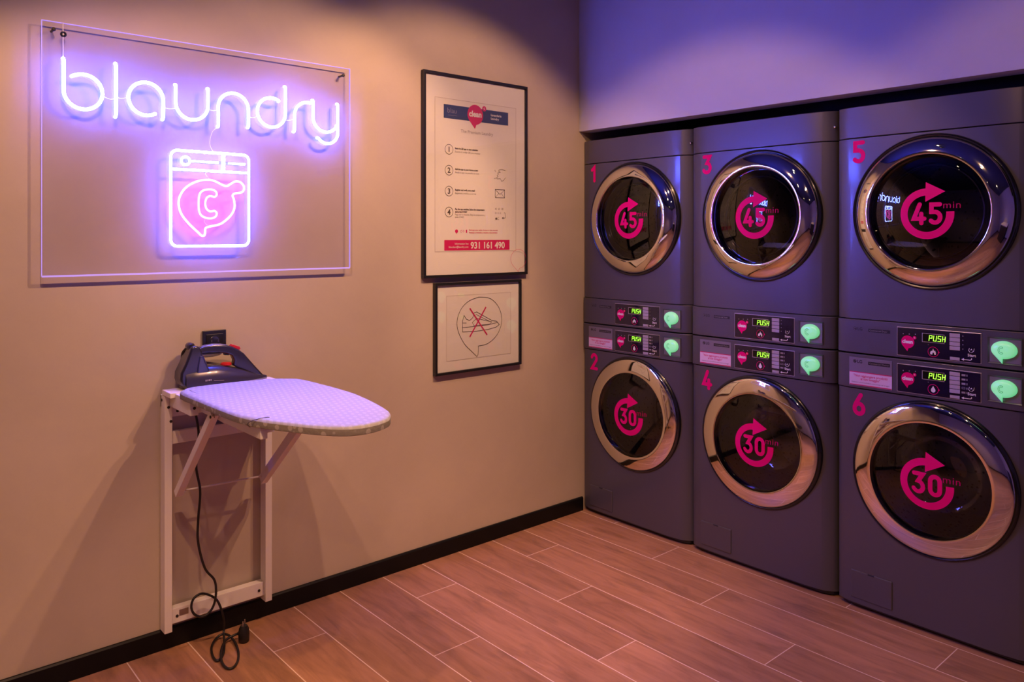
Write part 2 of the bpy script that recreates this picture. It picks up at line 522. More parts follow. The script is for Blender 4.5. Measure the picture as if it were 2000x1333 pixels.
struct('wall_return', B(3.56, XR, -0.0175, 0.83, 0.0, 2.023), M['wall2'])
bm = bmesh.new()
prism(bm, [(0.0, 0.0), (0.012, 0.0), (0.012, 0.066), (0.008, 0.0715), (0.0, 0.0715)], YF, 0.004, lambda u, v, a: (u * 0.999, a, v))
struct('baseboard_left', bm, M['baseboard'])
bm = bmesh.new()
prism(bm, [(0.0, 0.0), (0.012, 0.0), (0.012, 0.066), (0.008, 0.0715), (0.0, 0.0715)], YF, -0.02, lambda u, v, a: (XR - u, a, v))
struct('baseboard_right', bm, M['baseboard'])
bm = bmesh.new()
prism(bm, [(0.0, 0.0), (0.012, 0.0), (0.012, 0.066), (0.008, 0.0715), (0.0, 0.0715)], 0.013, XR - 0.013, lambda u, v, a: (a, YF + u, v))
struct('baseboard_front', bm, M['baseboard'])

# ------------------------------------------------------------------ machines
PIT = 0.70; X0 = 0.0043; W = 0.69; DC = 0.354; CURVE = [(0.0, 0.060), (0.002, 0.030), (0.008, 0.020), (0.018, 0.013), (0.032, 0.006), (0.045, 0.0015), (0.056, 0.0)]
CURVE_L = [(x, y * 0.4) for x, y in CURVE]
PLAN = CURVE_L + [(W - x, y) for x, y in CURVE[::-1]]

def bulge(x): return (1.03 if x > 0.345 else 0.42) * max(0.0, abs(x - 0.345) - 0.2) ** 2
def bow(bm):
    for v in bm.verts: v.co.y += bulge(v.co.x)
    return bm

def strip(name, z0, z1, mtl, parent, g=0.0018, bev=0.0022, bowed=False):
    plan = PLAN
    if bowed:
        mid = [CURVE[-1][0] + (W - 2 * CURVE[-1][0]) * k / 24 for k in range(1, 24)]
        plan = [(x, y + bulge(x)) for x, y in CURVE_L + [(x, 0.0) for x in mid] + [(W - x, y) for x, y in CURVE[::-1]]]
    bm = bmesh.new(); prism(bm, plan, z0 + g, z1 - g, lambda u, v, a: (u, v, a))
    return obj(name, bm, mtl, parent, smooth=35, bevel=bev, segs=2)

def holed_front(z0, z1, zc, parent, g=0.0018):
    bm = bmesh.new(); z0 += g; z1 -= g
    xa, xb = CURVE[-1][0], W - CURVE[-1][0]; N = 96; R = 0.286
    inner, back, outer = [], [], []
    angs = [2 * pi * k / N for k in range(N)]
    for cxx, czz in ((xa, z0), (xb, z0), (xa, z1), (xb, z1)):
        angs.append(math.atan2(czz - zc, cxx - DC) % (2 * pi))
    angs = sorted(set(round(a, 6) for a in angs))
    for a in angs:
        c, s = cos(a), sin(a)
        inner.append(bm.verts.new((DC + R * c, 0, zc + R * s)))
        back.append(bm.verts.new((DC + R * c, 0.03, zc + R * s)))
        k = min([(xb - DC) / c if c > 1e-9 else 1e9, (xa - DC) / c if c < -1e-9 else 1e9,
                 (z1 - zc) / s if s > 1e-9 else 1e9, (z0 - zc) / s if s < -1e-9 else 1e9])
        outer.append(bm.verts.new((DC + k * c, 0, zc + k * s)))
    n = len(angs)
    cuts = [inner]
    for q in (0.2, 0.4, 0.6, 0.8):
        cuts.append([bm.verts.new(a.co.lerp(b.co, q)) for a, b in zip(inner, outer)])
    cuts.append(outer)
    for i in range(n):
        j = (i + 1) % n
        for a, b in zip(cuts, cuts[1:]): bm.faces.new((a[i], a[j], b[j], b[i]))
        bm.faces.new((back[i], back[j], inner[j], inner[i]))
    for side in (0, 1):
        f = (lambda x: x) if side == 0 else (lambda x: W - x)
        cv_ = CURVE if side else CURVE_L
        for (ax, ay), (bx, by) in zip(cv_, cv_[1:]):
            bm.faces.new([bm.verts.new(p) for p in ((f(ax), ay, z0), (f(bx), by, z0), (f(bx), by, z1), (f(ax), ay, z1))])
    for z, s in ((z0, 0.006), (z1, -0.006)):   # returned lips at top and bottom edges
        for (ax, ay), (bx, by) in zip(PLAN, PLAN[1:]):
            bm.faces.new([bm.verts.new(p) for p in ((ax, ay, z), (bx, by, z), (bx, by + 0.02, z), (ax, ay + 0.02, z))])
    bmesh.ops.remove_doubles(bm, verts=bm.verts, dist=0.0001)
    bow(bm)
    return obj('front_panel', bm, M['machine'], parent, smooth=30)

def front_xz(y):
    return lambda u, v: (u, y, v)

def control_panel(parent, z0, z1, zd0, zd1, zb, washer):
    cp = strip('control_panel', z0, z1, M['machine'], parent)
    F = front_xz
    # display
    x0, x1 = 0.238, 0.519
    obj('display_frame', B(x0 - 0.0025, x1 + 0.0025, -0.0016, 0.001, zd0 - 0.0025, zd1 + 0.0025), M['trim_silver'], cp, bevel=0.0006)
    obj('display_screen', B(x0, x1, -0.003, 0.001, zd0, zd1), M['panel'], cp)
    Wd = x1 - x0; H = zd1 - zd0
    px = lambda a: x0 + a * Wd
    pz = lambda b: zd1 - b * H
    y = -0.0036
    bc = (px(.132), pz(.50))
    art('clean_emblem', [poly2d(bubble2d(bc[0], bc[1], 0.0235, 0.5)), poly2d(circle2d(bc[0] + 0.0245, bc[1] + 0.0175, 0.0062, 20))], F(y), M['pink'], cp)
    art('clean_lettering', [shift(text2d('clean', 0.0185, 0.0009, 'CENTER'), bc[0] - 0.0005, bc[1] - 0.005),
                            shift(text2d('c', 0.009, 0.0003, 'CENTER'), bc[0] + 0.0245, bc[1] + 0.0155)], F(y - 0.0004), M['white_print'], cp)
    # lcd
    la, lb, lc, ld = px(.315), px(.58), pz(.14), pz(.44)
    art('lcd_frame', [ribbon2d([(la, ld), (lb, ld), (lb, lc), (la, lc)], 0.0022, True)], F(y), M['trim_silver'], cp)
    art('lcd_window', [poly2d([(la, ld), (lb, ld), (lb, lc), (la, lc)])], F(y + 0.0002), M['lcd'], cp)
    seg = []
    h = 0.0185; w = 0.0102; zt = (lc + ld) / 2 - h / 2
    G = {'P': [[(0, 0), (0, 1), (1, 1), (1, .5), (0, .5)]], 'U': [[(0, 1), (0, 0), (1, 0), (1, 1)]],
         'S': [[(1, 1), (0, 1), (0, .5), (1, .5), (1, 0), (0, 0)]], 'H': [[(0, 0), (0, 1)], [(0, .5), (1, .5)], [(1, 0), (1, 1)]]}
    xx = px(.398)
    for i, ch in enumerate('PUSH'):
        for st in G[ch]:
            seg.append(ribbon2d([(xx + i * 0.0150 + a * (w - 0.001) + b * 0.0018, zt + b * h) for a, b in st], 0.0023))
    art('lcd_text', seg, F(y - 0.0004), M['lcd_on'], cp, label='green lit letters reading PUSH')
    # flame or drop inside a ring
    c = (px(.449), pz(.77))
    ring = [ribbon2d(circle2d(c[0], c[1], 0.0178, 32), 0.0016, True), poly2d([(c[0] + .0165, c[1] - .006), (c[0] + .0225, c[1]), (c[0] + .0165, c[1] + .006)])]
    art('icon_ring', ring, F(y), M['pink'], cp)
    if washer:
        dr = [(c[0], c[1] + 0.0125)] + [(c[0] + 0.0078 * cos(radians(a)), c[1] - 0.003 + 0.0082 * sin(radians(a))) for a in range(20, -201, -20)]
        art('drop_icon', [poly2d(dr)], F(y - 0.0003), M['white_print'], cp)
    else:
        fl = [(-.010, -.010), (-.0105, -.002), (-.006, .004), (-.004, .001), (.000, .012), (.003, .003), (.006, .006), (.0095, -.003), (.009, -.010), (.004, -.010), (.0025, -.004), (-.001, -.001), (-.003, -.010)]
        art('flame_icon', [poly2d([(c[0] + a, c[1] + b) for a, b in fl])], F(y - 0.0003), M['white_print'], cp)
    dots = [poly2d(circle2d(px(.075 + .077 * i), pz(.22 - .01 * i), 0.0020, 10)) for i in range(3)] + [poly2d(circle2d(px(.39), pz(.53), 0.0015, 8))]
    # keys
    n = 5 if washer else 4
    kh = 0.0138
    for i in range(n):
        zt_ = pz(.05) - i * (kh + 0.0016)
        obj('key', B(px(.645), px(.768), -0.0052, -0.003, zt_ - kh, zt_), M['button'], cp, bevel=0.0012)
        if washer:
            if i == 3: dots.append(ribbon2d([(px(.79), zt_ - kh + .004), (px(.825), zt_ - kh + .004), (px(.825), zt_ - .004), (px(.79), zt_ - .004)], 0.0012, True))
            else: dots.append(poly2d([(px(.785), zt_ - kh + .003), (px(.83), zt_ - kh + .003), (px(.83), zt_ - .004), (px(.785), zt_ - .004)]))
            dots.append(poly2d([(px(.842), zt_ - kh + .003), (px(.853), zt_ - kh + .003), (px(.853), zt_ - .004), (px(.842), zt_ - .004)]))
        else:
            dots.append(poly2d(circle2d(px(.80), zt_ - kh / 2, 0.0019, 8)))
    obj('key', B(px(.65), px(.765), -0.0052, -0.003, pz(.985), pz(.875)), M['button'], cp, bevel=0.0012)
    art('indicator_lights', dots[:3], F(y), M['ink_light'], cp)
    art('display_dot', dots[3:4], F(y), M['ink_light'], cp)
    art('key_labels', dots[4:], F(y), M['ink_light'], cp)
    st = [shift(text2d('Start', 0.0135, 0.0003), px(.855), pz(.80)),
          ribbon2d([(px(.90), pz(.855)), (px(.90), pz(.90)), (px(.885), pz(.925)), (px(.80), pz(.925))], 0.0026, cap=False),
          poly2d([(px(.782), pz(.925)), (px(.812), pz(.88)), (px(.812), pz(.97))]),
          ribbon2d([(px(.90), pz(.66)), (px(.925), pz(.60)), (px(.93), pz(.52))], 0.0016), ribbon2d([(px(.885), pz(.66)), (px(.867), pz(.60)), (px(.875), pz(.52))], 0.0016),
          ribbon2d([(px(.888), pz(.58)), (px(.90), pz(.54)), (px(.905), pz(.58))], 0.0014)]
    art('start_marking', st, F(y - 0.0001), M['white_print'], cp)
    # start button in its recess
    ra, rb, rc, rd = 0.541, 0.645, zb - 0.0455, zb + 0.0455
    bm = bmesh.new()
    o_ = [(ra, rc), (rb, rc), (rb, rd), (ra, rd)]; i_ = [(ra + .006, rc + .005), (rb - .003, rc + .005), (rb - .003, rd - .005), (ra + .006, rd - .005)]
    A = [bm.verts.new((u, -0.0035, v)) for u, v in o_]; C_ = [bm.verts.new((u, 0.0003, v)) for u, v in i_]; A2 = [bm.verts.new((u, 0.0005, v)) for u, v in o_]
    for i in range(4):
        j = (i + 1) % 4; bm.faces.new((A[i], A[j], C_[j], C_[i])); bm.faces.new((A2[i], A2[j], A[j], A[i]))
    obj('button_bezel', bm, M['machine'], cp)
    obj('button_plate', B(ra + .006, rb - .003, -0.0012, 0.0004, rc + .005, rd - .005), M['recess'], cp)
    bm = bmesh.new()
    cx, cz = (ra + rb) / 2 - 0.001, zb + 0.004
    out = [(cx + 0.0395 * cos(a), cz + 0.0305 * sin(a)) for a in [radians(-97 + 317 * k / 40) for k in range(41)]]
    out.append((cx - 0.0055, cz - 0.0475))
    rings = []
    for s_, h_ in ((1.0, 0.0), (1.0, 0.006), (0.96, 0.0105), (0.86, 0.0145), (0.66, 0.018), (0.4, 0.0198), (0.15, 0.0205)):
        ring = []
        for i, (u, v) in enumerate(out):
            if i == len(out) - 1:
                ss = min(1.0, s_ ** 0.5) if s_ < 0.9 else s_
                hh_ = h_ * (0.55 if s_ < 0.9 else 0.8)
                if s_ < 0.9: ss = max(s_ * 0.8, 0.1)
                if s_ < 0.9: hh_ = h_
                ring.append(bm.verts.new((cx + (u - cx) * ss, -0.001 - hh_, cz + (v - cz) * ss)))
            else: ring.append(bm.verts.new((cx + (u - cx) * s_, -0.001 - h_, cz + (v - cz) * s_)))
        rings.append(ring)
    for a, b in zip(rings, rings[1:]):
        for k in range(len(a)):
            j = (k + 1) % len(a); bm.faces.new((a[k], a[j], b[j], b[k]))
    bm.faces.new(rings[-1])
    obj('start_button', bm, M['lamp_green'], cp, smooth=50, label='lit mint green speech bubble button marked C')
    cpath = arc(cx - 0.004, cz, 0.0095, 55, 305, 14, 0.0128)
    cin = [(cx - 0.004 + (u - cx + 0.004) * 0.55, cz + (v - cz) * 0.62) for u, v in cpath]
    art('button_letter', [ribbon2d(cpath, 0.0013), ribbon2d(cin, 0.0013), ribbon2d([cpath[0], cin[0]], .0013), ribbon2d([cpath[-1], cin[-1]], .0013)], F(-0.0228), M['lamp_line'], cp)
    # maker's badge
    if washer:
        obj('badge_plate', B(0.053, 0.218, -0.0022, 0.001, 0.8775, 0.9885), M['recess'], cp, bevel=0.001)
        bz, yy = 0.9735, -0.0026
        obj('notice_sticker', B(0.0545, 0.2175, -0.0027, -0.0018, 0.8815, 0.9305), M['sticker'], cp)
        art('notice_border', [ribbon2d([(0.056, 0.9318), (0.216, 0.9318)], 0.0035, cap=False), ribbon2d([(0.056, 0.8822), (0.216, 0.8822)], 0.0035, cap=False)], F(-0.0031), M['pink_print'], cp)
        art('notice_text', [shift(text2d('"Non aggiungere prodotti', 0.0125, 0.0002, 'CENTER'), 0.136, 0.9145), shift(text2d('al tuo lavaggio"', 0.0125, 0.0002, 'CENTER'), 0.136, 0.9025)], F(-0.0031), M['pink_print'], cp)
        art('notice_small_text', [shift(text2d('Detersivo ed ammorbidente sono inclusi nel lavaggio', 0.0068, 0.0, 'CENTER'), 0.136, 0.8905)], F(-0.0031), M['ink'], cp)
    else:
        bz, yy = 1.101, -0.0005
        art('badge_lines', [ribbon2d([(0.072, 1.062), (0.205, 1.062)], 0.0009, cap=False), ribbon2d([(0.072, 1.038), (0.205, 1.038)], 0.0006, cap=False)], F(yy), M['machine_side'], cp)
    art('maker_badge', [poly2d(circle2d(0.0755, bz, 0.0068, 24)), shift(text2d('LG', 0.0165, 0.0004), 0.085, bz - 0.0056),
                        poly2d([(0.128, bz - 0.009), (0.210, bz - 0.009), (0.210, bz + 0.0035), (0.128, bz + 0.0035)])], F(yy), M['black'], cp)
    art('badge_text', [shift(text2d('Commercial Washer' if washer else 'Commercial Dryer', 0.0088), 0.132, bz - 0.0055)], F(yy - 0.0003), M['ink_light'], cp)
    art('badge_emblem', [ribbon2d(arc(0.0755, bz, 0.0042, 0, 290, 14), 0.0009)], F(yy - 0.0003), M['ink_light'], cp)
    # side screws by the rounded ends
    for sx_ in (W - 0.010, 0.010):
        obj('screw', lathe(bmesh.new(), [(0.0055, 0.008), (0.0055, -0.002), (0.003, -0.004), (0, -0.0045)], (sx_, 0.028, (z0 + z1) / 2), segs=14), M['chrome'], cp, smooth=40)
    return cp

def door(parent, zc, washer, minutes):
    d_ = obj('door', lathe(bmesh.new(), [(0.286, 0.012), (0.2865, -0.002), (0.2845, -0.006), (0.280, -0.0085), (0.2745, -0.006), (0.272, 0.004)], (DC, 0, zc), segs=96), M['gasket'], parent, smooth=50)
    if washer:
        prof = [(0.274, 0.006), (0.2738, -0.010), (0.2725, -0.0140), (0.270, -0.0160), (0.262, -0.0190), (0.250, -0.0222), (0.235, -0.0256), (0.221, -0.0282), (0.212, -0.0295), (0.2085, -0.0285), (0.2075, -0.020), (0.2055, -0.012)]
        R_, y0 = 0.80, -0.014
    else:
        prof = [(0.274, 0.006), (0.2735, -0.006), (0.271, -0.0125), (0.266, -0.019), (0.258, -0.0255), (0.246, -0.032), (0.232, -0.0375), (0.219, -0.041), (0.211, -0.0420), (0.2085, -0.0405), (0.2075, -0.028), (0.2055, -0.010)]
        R_, y0 = 1.0, -0.016
    obj('chrome_ring', lathe(bmesh.new(), prof, (DC, 0, zc), segs=128), M['chrome'], d_, smooth=60)
    sag = R_ - math.sqrt(R_ * R_ - 0.206 ** 2)
    dome = lambda r: y0 - sag + (R_ - math.sqrt(R_ * R_ - r * r))
    obj('door_glass', lathe(bmesh.new(), [(0.206 * k / 16, dome(0.206 * k / 16)) for k in range(16, 0, -1)] + [(0, dome(0))], (DC, 0, zc), segs=96), M['washer_glass'] if washer else M['door_glass'], d_, smooth=60)
    # inner bowl of the door behind the glass
    if washer:
        bowl = [(0.204, -0.006), (0.198, 0.012), (0.180, 0.055), (0.165, 0.100), (0.150, 0.125), (0.120, 0.138), (0.06, 0.146), (0, 0.148)]
        obj('glass_bowl', lathe(bmesh.new(), bowl, (DC, 0, zc), segs=72), M['bowl'], d_, smooth=60)
    else:
        obj('inner_ring', lathe(bmesh.new(), [(0.204, 0.0), (0.186, 0.010), (0.172, 0.022), (0.168, 0.035), (0.172, 0.045)], (DC, 0, zc), segs=72), M['gasket'], d_, smooth=60)
        obj('inner_trim', lathe(bmesh.new(), [(0.174, 0.012), (0.171, 0.010), (0.168, 0.013), (0.169, 0.018)], (DC, 0, zc), segs=72), M['steel'], d_, smooth=60)
    # time marking on the glass
    gap = 0.0014
    f = lambda u, v: (DC + u, dome(min(math.hypot(u, v), 0.205)) - gap, zc + v)
    Rm, wd = 0.079, 0.026
    pc = []
    pc.append(ribbon2d(arc(0, -0.008, Rm, 92, 365, 60), wd, cap=False))
    ax, ay = 0.0, Rm - 0.008
    pc.append(poly2d([(-0.004, ay - 0.036), (0.062, ay), (-0.004, ay + 0.036)]))
    pc += digits2d(minutes, 0.074, 0.0155, 0.002, -0.008, 0.78)
    art('time_marking', pc, f, M['pink'], d_, fine=0.016, label='magenta circular arrow marked %s min' % minutes)
    art('minutes_lettering', [shift(text2d('min', 0.036, 0.0, 'LEFT', 1.05, 1.1), 0.054, 0.010)], f, M['pink_dim'], d_, fine=0.016)
    return d_

def machine(idx, washer, number, minutes, label):
    root = empty('washing_machine' if washer else 'tumble_dryer', (X0 + idx * PIT, 0, 0.0 if washer else 0.0))
    zc = 0.573 if washer else 1.552
    za, zb_ = (0.022, 1.002) if washer else (1.006, 1.972)
    tag(root, label, 'washing machine' if washer else 'tumble dryer', 'stacked graphite laundry machines')
    # body: open-fronted casing
    bm = bmesh.new()
    box(bm, 0.0, 0.004, 0.08, 0.74, za, zb_); box(bm, W - 0.004, W, 0.08, 0.74, za, zb_)
    box(bm, 0.004, W - 0.004, 0.08, 0.74, za, za + 0.004); box(bm, 0.004, W - 0.004, 0.08, 0.74, zb_ - 0.004, zb_)
    box(bm, 0.004, W - 0.004, 0.736, 0.74, za + 0.004, zb_ - 0.004)
    obj('casing', bm, M['machine_side'], root)
    if washer:
        holed_front(0.022, 0.867, zc, root)
        control_panel(root, 0.867, 1.003, 0.881, 0.982, 0.936, True)
        # filter cover
        fc = obj('filter_cover', bow(B(0.059, 0.218, -0.0050, 0.002, 0.045, 0.153)), M['machine'], root, bevel=0.003, segs=3)
        obj('cover_notch', bow(B(0.125, 0.152, -0.0042, 0.0, 0.1475, 0.1535)), M['black'], fc, bevel=0.002)
        obj('cover_screw', lathe(bmesh.new(), [(0.004, 0.0), (0.004, -0.0045), (0, -0.0055)], (0.076, 0.0045, 0.136), segs=14), M['chrome'], fc, smooth=40)
        bm = bmesh.new(); prism(bm, [(x + (0.012 if x < .3 else -0.012), y + 0.02) for x, y in PLAN], 0.008, 0.0235, lambda u, v, a: (u, v, a))
        obj('plinth', bm, M['black'], root)
        for fx_, fy_ in ((0.06, 0.12), (W - 0.06, 0.12), (0.06, 0.68), (W - 0.06, 0.68)):
            obj('foot', lathe(bmesh.new(), [(0.0, 0.0), (0.022, 0.0), (0.022, 0.008), (0.012, 0.012), (0.012, 0.022)], (fx_, fy_, 0), 'z', 16), M['black'], root, smooth=40)
        numz = 0.805
    else:
        holed_front(1.139, 1.847, zc, root)
        strip('top_panel', 1.847, 1.972, M['machine'], root, bowed=True)
        control_panel(root, 1.005, 1.139, 1.0175, 1.120, 1.0685, False)
        for sx_ in (W - 0.010, 0.010):
            obj('screw', lathe(bmesh.new(), [(0.0055, 0.008), (0.0055, -0.002), (0.003, -0.004), (0, -0.0045)], (sx_, 0.028, 1.905), segs=14), M['chrome'], root, smooth=40)
        numz = 1.792
    # drum
    obj('drum', lathe(bmesh.new(), [(0.215, 0.04), (0.215, 0.05), (0.245, 0.075), (0.25, 0.50), (0.2, 0.52), (0.06, 0.50), (0, 0.49)], (DC, 0, zc), segs=60), M['drum'], root, smooth=40)
    bm = lathe(bmesh.new(), [(0.285, 0.014), (0.283, 0.045), (0.215, 0.045)], (DC, 0, zc), segs=60)
    obj('door_seal', bm, M['gasket'], root, smooth=40)
    door(root, zc, washer, minutes)
    art('number', digits2d(number, 0.082, 0.0165, 0.090, numz), lambda u, v: (u, bulge(u) - 0.0012, v), M['pink'], root, fine=0.012, label='magenta number %s' % number)
    return root

machine(0, False, '1', '45', 'graphite dryer numbered 1 with 45 min door marking, next to the beige wall')
machine(0, True, '2', '30', 'graphite washer numbered 2 with 30 min door, under dryer 1 by the baseboard')
machine(1, False, '3', '45', 'graphite dryer numbered 3 with 45 min door, top of the middle stack')
machine(1, True, '4', '30', 'graphite washer numbered 4 with 30 min door, bottom of the middle stack')
machine(2, False, '5', '45', 'graphite dryer numbered 5 with 45 min door, top of the right-hand stack')
machine(2, True, '6', '30', 'graphite washer numbered 6 with 30 min door, bottom of the right-hand stack')

# ------------------------------------------------------------------ neon sign
XT = 0.044; RT = 0.0058
sign = empty('neon_sign', (0, 0, 0))
tag(sign, 'glowing blue neon sign reading blaundry over a washing machine icon on clear acrylic', 'neon sign')
obj('acrylic_panel', B(0.028, 0.034, -2.515, -1.412, 1.335, 2.152), M['acrylic'], sign)
bm = bmesh.new()
box(bm, 0.0275, 0.0345, -2.517, -2.515, 1.333, 2.154); box(bm, 0.0275, 0.0345, -1.412, -1.410, 1.333, 2.154)
box(bm, 0.0275, 0.0345, -2.515, -1.412, 1.330, 1.3355); box(bm, 0.0275, 0.0345, -2.515, -1.412, 2.152, 2.154)
obj('panel_edge', bm, M['acrylic_edge_glow'], sign)
for yy, zz in ((-2.483, 2.1275), (-1.443, 2.122)):
    obj('standoff', lathe(bmesh.new(), [(0.004, 0.0005), (0.004, 0.034), (0.0062, 0.034), (0.0062, 0.038), (0.004, 0.0395), (0, 0.0395)], (0, yy, zz), 'x', 20), M['screw'], sign, smooth=40)

def yz(pts): return [(XT, a, b) for a, b in pts]
def ends(pts):
    """a tube in front of the panel whose ends bend back to it"""
    p = [Vector((XT, a, b)) for a, b in pts]
    d0 = (p[0] - p[1]).normalized(); d1 = (p[-1] - p[-2]).normalized()
    return [p[0] + d0 * 0.006 + Vector((-0.010, 0, 0)), p[0] + d0 * 0.0045 + Vector((-0.003, 0, 0))] + p + [p[-1] + d1 * 0.0045 + Vector((-0.003, 0, 0)), p[-1] + d1 * 0.006 + Vector((-0.010, 0, 0))]
def line(p, q, n=6): return [(p[0] + (q[0] - p[0]) * k / n, p[1] + (q[1] - p[1]) * k / n) for k in range(n)]
r = 0.0565
letters = {
    'b': [line((-2.4568, 2.032), (-2.4568, 1.936)) + arc(-2.3996, 1.9355, 0.0572, 180, 478, 40)],
    'l': [line((-2.3015, 2.038), (-2.3015, 1.870), 4) + [(-2.3015, 1.870)]],
    'a': [list(reversed(line((-2.1502, 1.876), (-2.1495, 1.935)) + arc(-2.206, 1.935, r, 0, 298, 40)))],
    'u': [line((-2.1075, 1.992), (-2.1075, 1.935)) + arc(-2.051, 1.935, r, 180, 360, 24) + line((-1.9945, 1.935), (-1.9945, 1.992)) + [(-1.9945, 1.992)]],
    'n': [line((-1.9575, 1.869), (-1.9575, 1.935)) + arc(-1.9015, 1.935, r, 180, 0, 24) + line((-1.845, 1.935), (-1.845, 1.876)) + [(-1.845, 1.876)]],
    'd': [line((-1.6985, 2.037), (-1.6985, 1.936)) + arc(-1.7545, 1.936, 0.0560, 0, -298, 40)],
    'r': [line((-1.661, 1.877), (-1.660, 1.935)) + arc(-1.604, 1.935, r, 180, 82, 16)],
    'y': [line((-1.5820, 1.998), (-1.5820, 1.938)) + arc(-1.526, 1.938, r, 180, 328, 20),
          line((-1.4735, 1.995), (-1.4735, 1.890)) + arc(-1.5205, 1.883, 0.0475, 6, -140, 18)],
}
for ch, paths in letters.items():
    bm = bmesh.new()
    for p in paths: tube(bm, ends(p), RT, 8)
    obj('letter_' + ch, bm, M['neon'], sign, smooth=60)
def rrect(y0, y1, z0, z1, r):
    out = []
    for cy_, cz_, a in ((y1 - r, z1 - r, 0), (y0 + r, z1 - r, 90), (y0 + r, z0 + r, 180), (y1 - r, z0 + r, 270)):
        out += arc(cy_, cz_, r, a, a + 90, 6)
    return out
bm = bmesh.new()
tube(bm, yz(rrect(-2.124, -1.8435, 1.427, 1.766, 0.022)), 0.0048, 8, closed=True)
tube(bm, yz(line((-2.119, 1.699), (-1.848, 1.699), 4) + [(-1.848, 1.699)]), 0.0046, 8)
tube(bm, yz(line((-1.9395, 1.764), (-1.9395, 1.701), 4) + [(-1.9395, 1.701)]), 0.0070, 8)
tube(bm, yz(circle2d(-2.074, 1.7305, 0.0145, 20)), 0.0045, 8, closed=True)
tube(bm, yz(line((-2.053, 1.731), (-1.957, 1.731), 4) + [(-1.957, 1.731)]), 0.0038, 8)
tube(bm, yz(line((-1.920, 1.731), (-1.858, 1.731), 4) + [(-1.858, 1.731)]), 0.0038, 8)
obj('washing_machine_outline', bm, M['neon'], sign, smooth=60)
bub = [(-1.9936, 1.6668), (-2.0313, 1.6602), (-2.0668, 1.6407), (-2.0897, 1.6126), (-2.0978, 1.5812), (-2.0897, 1.5439), (-2.0622, 1.5067), (-2.0313, 1.4774), (-2.0185, 1.465), (-2.0085, 1.4650), (-2.0052, 1.4770), (-2.0035, 1.4914), (-1.9873, 1.498), (-1.9488, 1.508), (-1.9129, 1.5378), (-1.898, 1.5675), (-1.8997, 1.5969), (-1.9050, 1.6130), (-1.8947, 1.6216), (-1.8697, 1.6268), (-1.8613, 1.6442), (-1.8731, 1.6620), (-1.8931, 1.6658), (-1.9129, 1.6551), (-1.926, 1.6468), (-1.9423, 1.6505), (-1.9681, 1.6622)]
bm = bmesh.new(); tube(bm, [(XT, p.x, p.y) for p in catmull([(a, b, 0) for a, b in bub], 4, True)], 0.0044, 8, closed=True)
obj('bubble_outline', bm, M['neon_pink'], sign, smooth=60)
cc = [(-1.9681, 1.6268), (-1.9873, 1.6325), (-2.0126, 1.6270), (-2.0251, 1.6119), (-2.0282, 1.5789), (-2.0251, 1.5480), (-2.0126, 1.5328), (-1.9873, 1.5268), (-1.9681, 1.5335), (-1.9633, 1.5465), (-1.9713, 1.5544), (-1.9873, 1.5524), (-2.0, 1.5617), (-2.0047, 1.5807), (-2.0, 1.6), (-1.9873, 1.6085), (-1.9713, 1.6058), (-1.9633, 1.6142)]
bm = bmesh.new(); tube(bm, [(XT, p.x, p.y) for p in catmull([(a, b, 0) for a, b in cc], 4, True)], 0.0040, 8, closed=True)
obj('c_outline', bm, M['neon_pink'], sign, smooth=60)
wires = bmesh.new()
for w_ in ([(XT - .008, -1.9585, 1.860), (XT - .006, -1.977, 1.842), (XT - .006, -1.986, 1.805), (XT - .006, -1.979, 1.778), (XT - .006, -1.965, 1.768)],
           [(XT - .008, -2.343, 1.936), (XT - .006, -2.33, 1.925), (XT - .006, -2.315, 1.922), (XT - .006, -2.302, 1.926)],
           [(XT - .008, -2.300, 1.934), (XT - .006, -2.285, 1.928), (XT - .006, -2.263, 1.934)],
           [(XT - .008, -2.148, 1.914), (XT - .006, -2.128, 1.910), (XT - .006, -2.107, 1.914)],
           [(XT - .008, -1.994, 1.925), (XT - .006, -1.975, 1.920), (XT - .006, -1.958, 1.925)],
           [(XT - .008, -1.843, 1.914), (XT - .006, -1.827, 1.909), (XT - .006, -1.811, 1.916)],
           [(XT - .008, -1.698, 1.914), (XT - .006, -1.680, 1.914), (XT - .006, -1.660, 1.920)],
           [(XT - .006, -1.990, 1.698), (XT - .006, -2.002, 1.690), (XT - .006, -1.995, 1.678), (XT - .006, -1.985, 1.668)],
           [(XT - .006, -2.001, 1.527), (XT - .006, -2.006, 1.515), (XT - .006, -1.995, 1.502)]):
    tube(wires, catmull(w_, 6), 0.0012, 6)
obj('link_wires', wires, M['white_print'], sign, smooth=60)
bm = tube(bmesh.new(), [(0.036, -2.4568, 2.152), (0.036, -2.4568, 2.09), (0.037, -2.4568, 2.035)], 0.0017, 8)
obj('power_wire', bm, M['white_print'], sign, smooth=60)
obj('wire_grommet', lathe(bmesh.new(), [(0.004, 0.034), (0.0095, 0.034), (0.0095, 0.037), (0.006, 0.039), (0.003, 0.037)], (0, -2.4555, 2.116), 'x', 20), M['black'], sign, smooth=40)

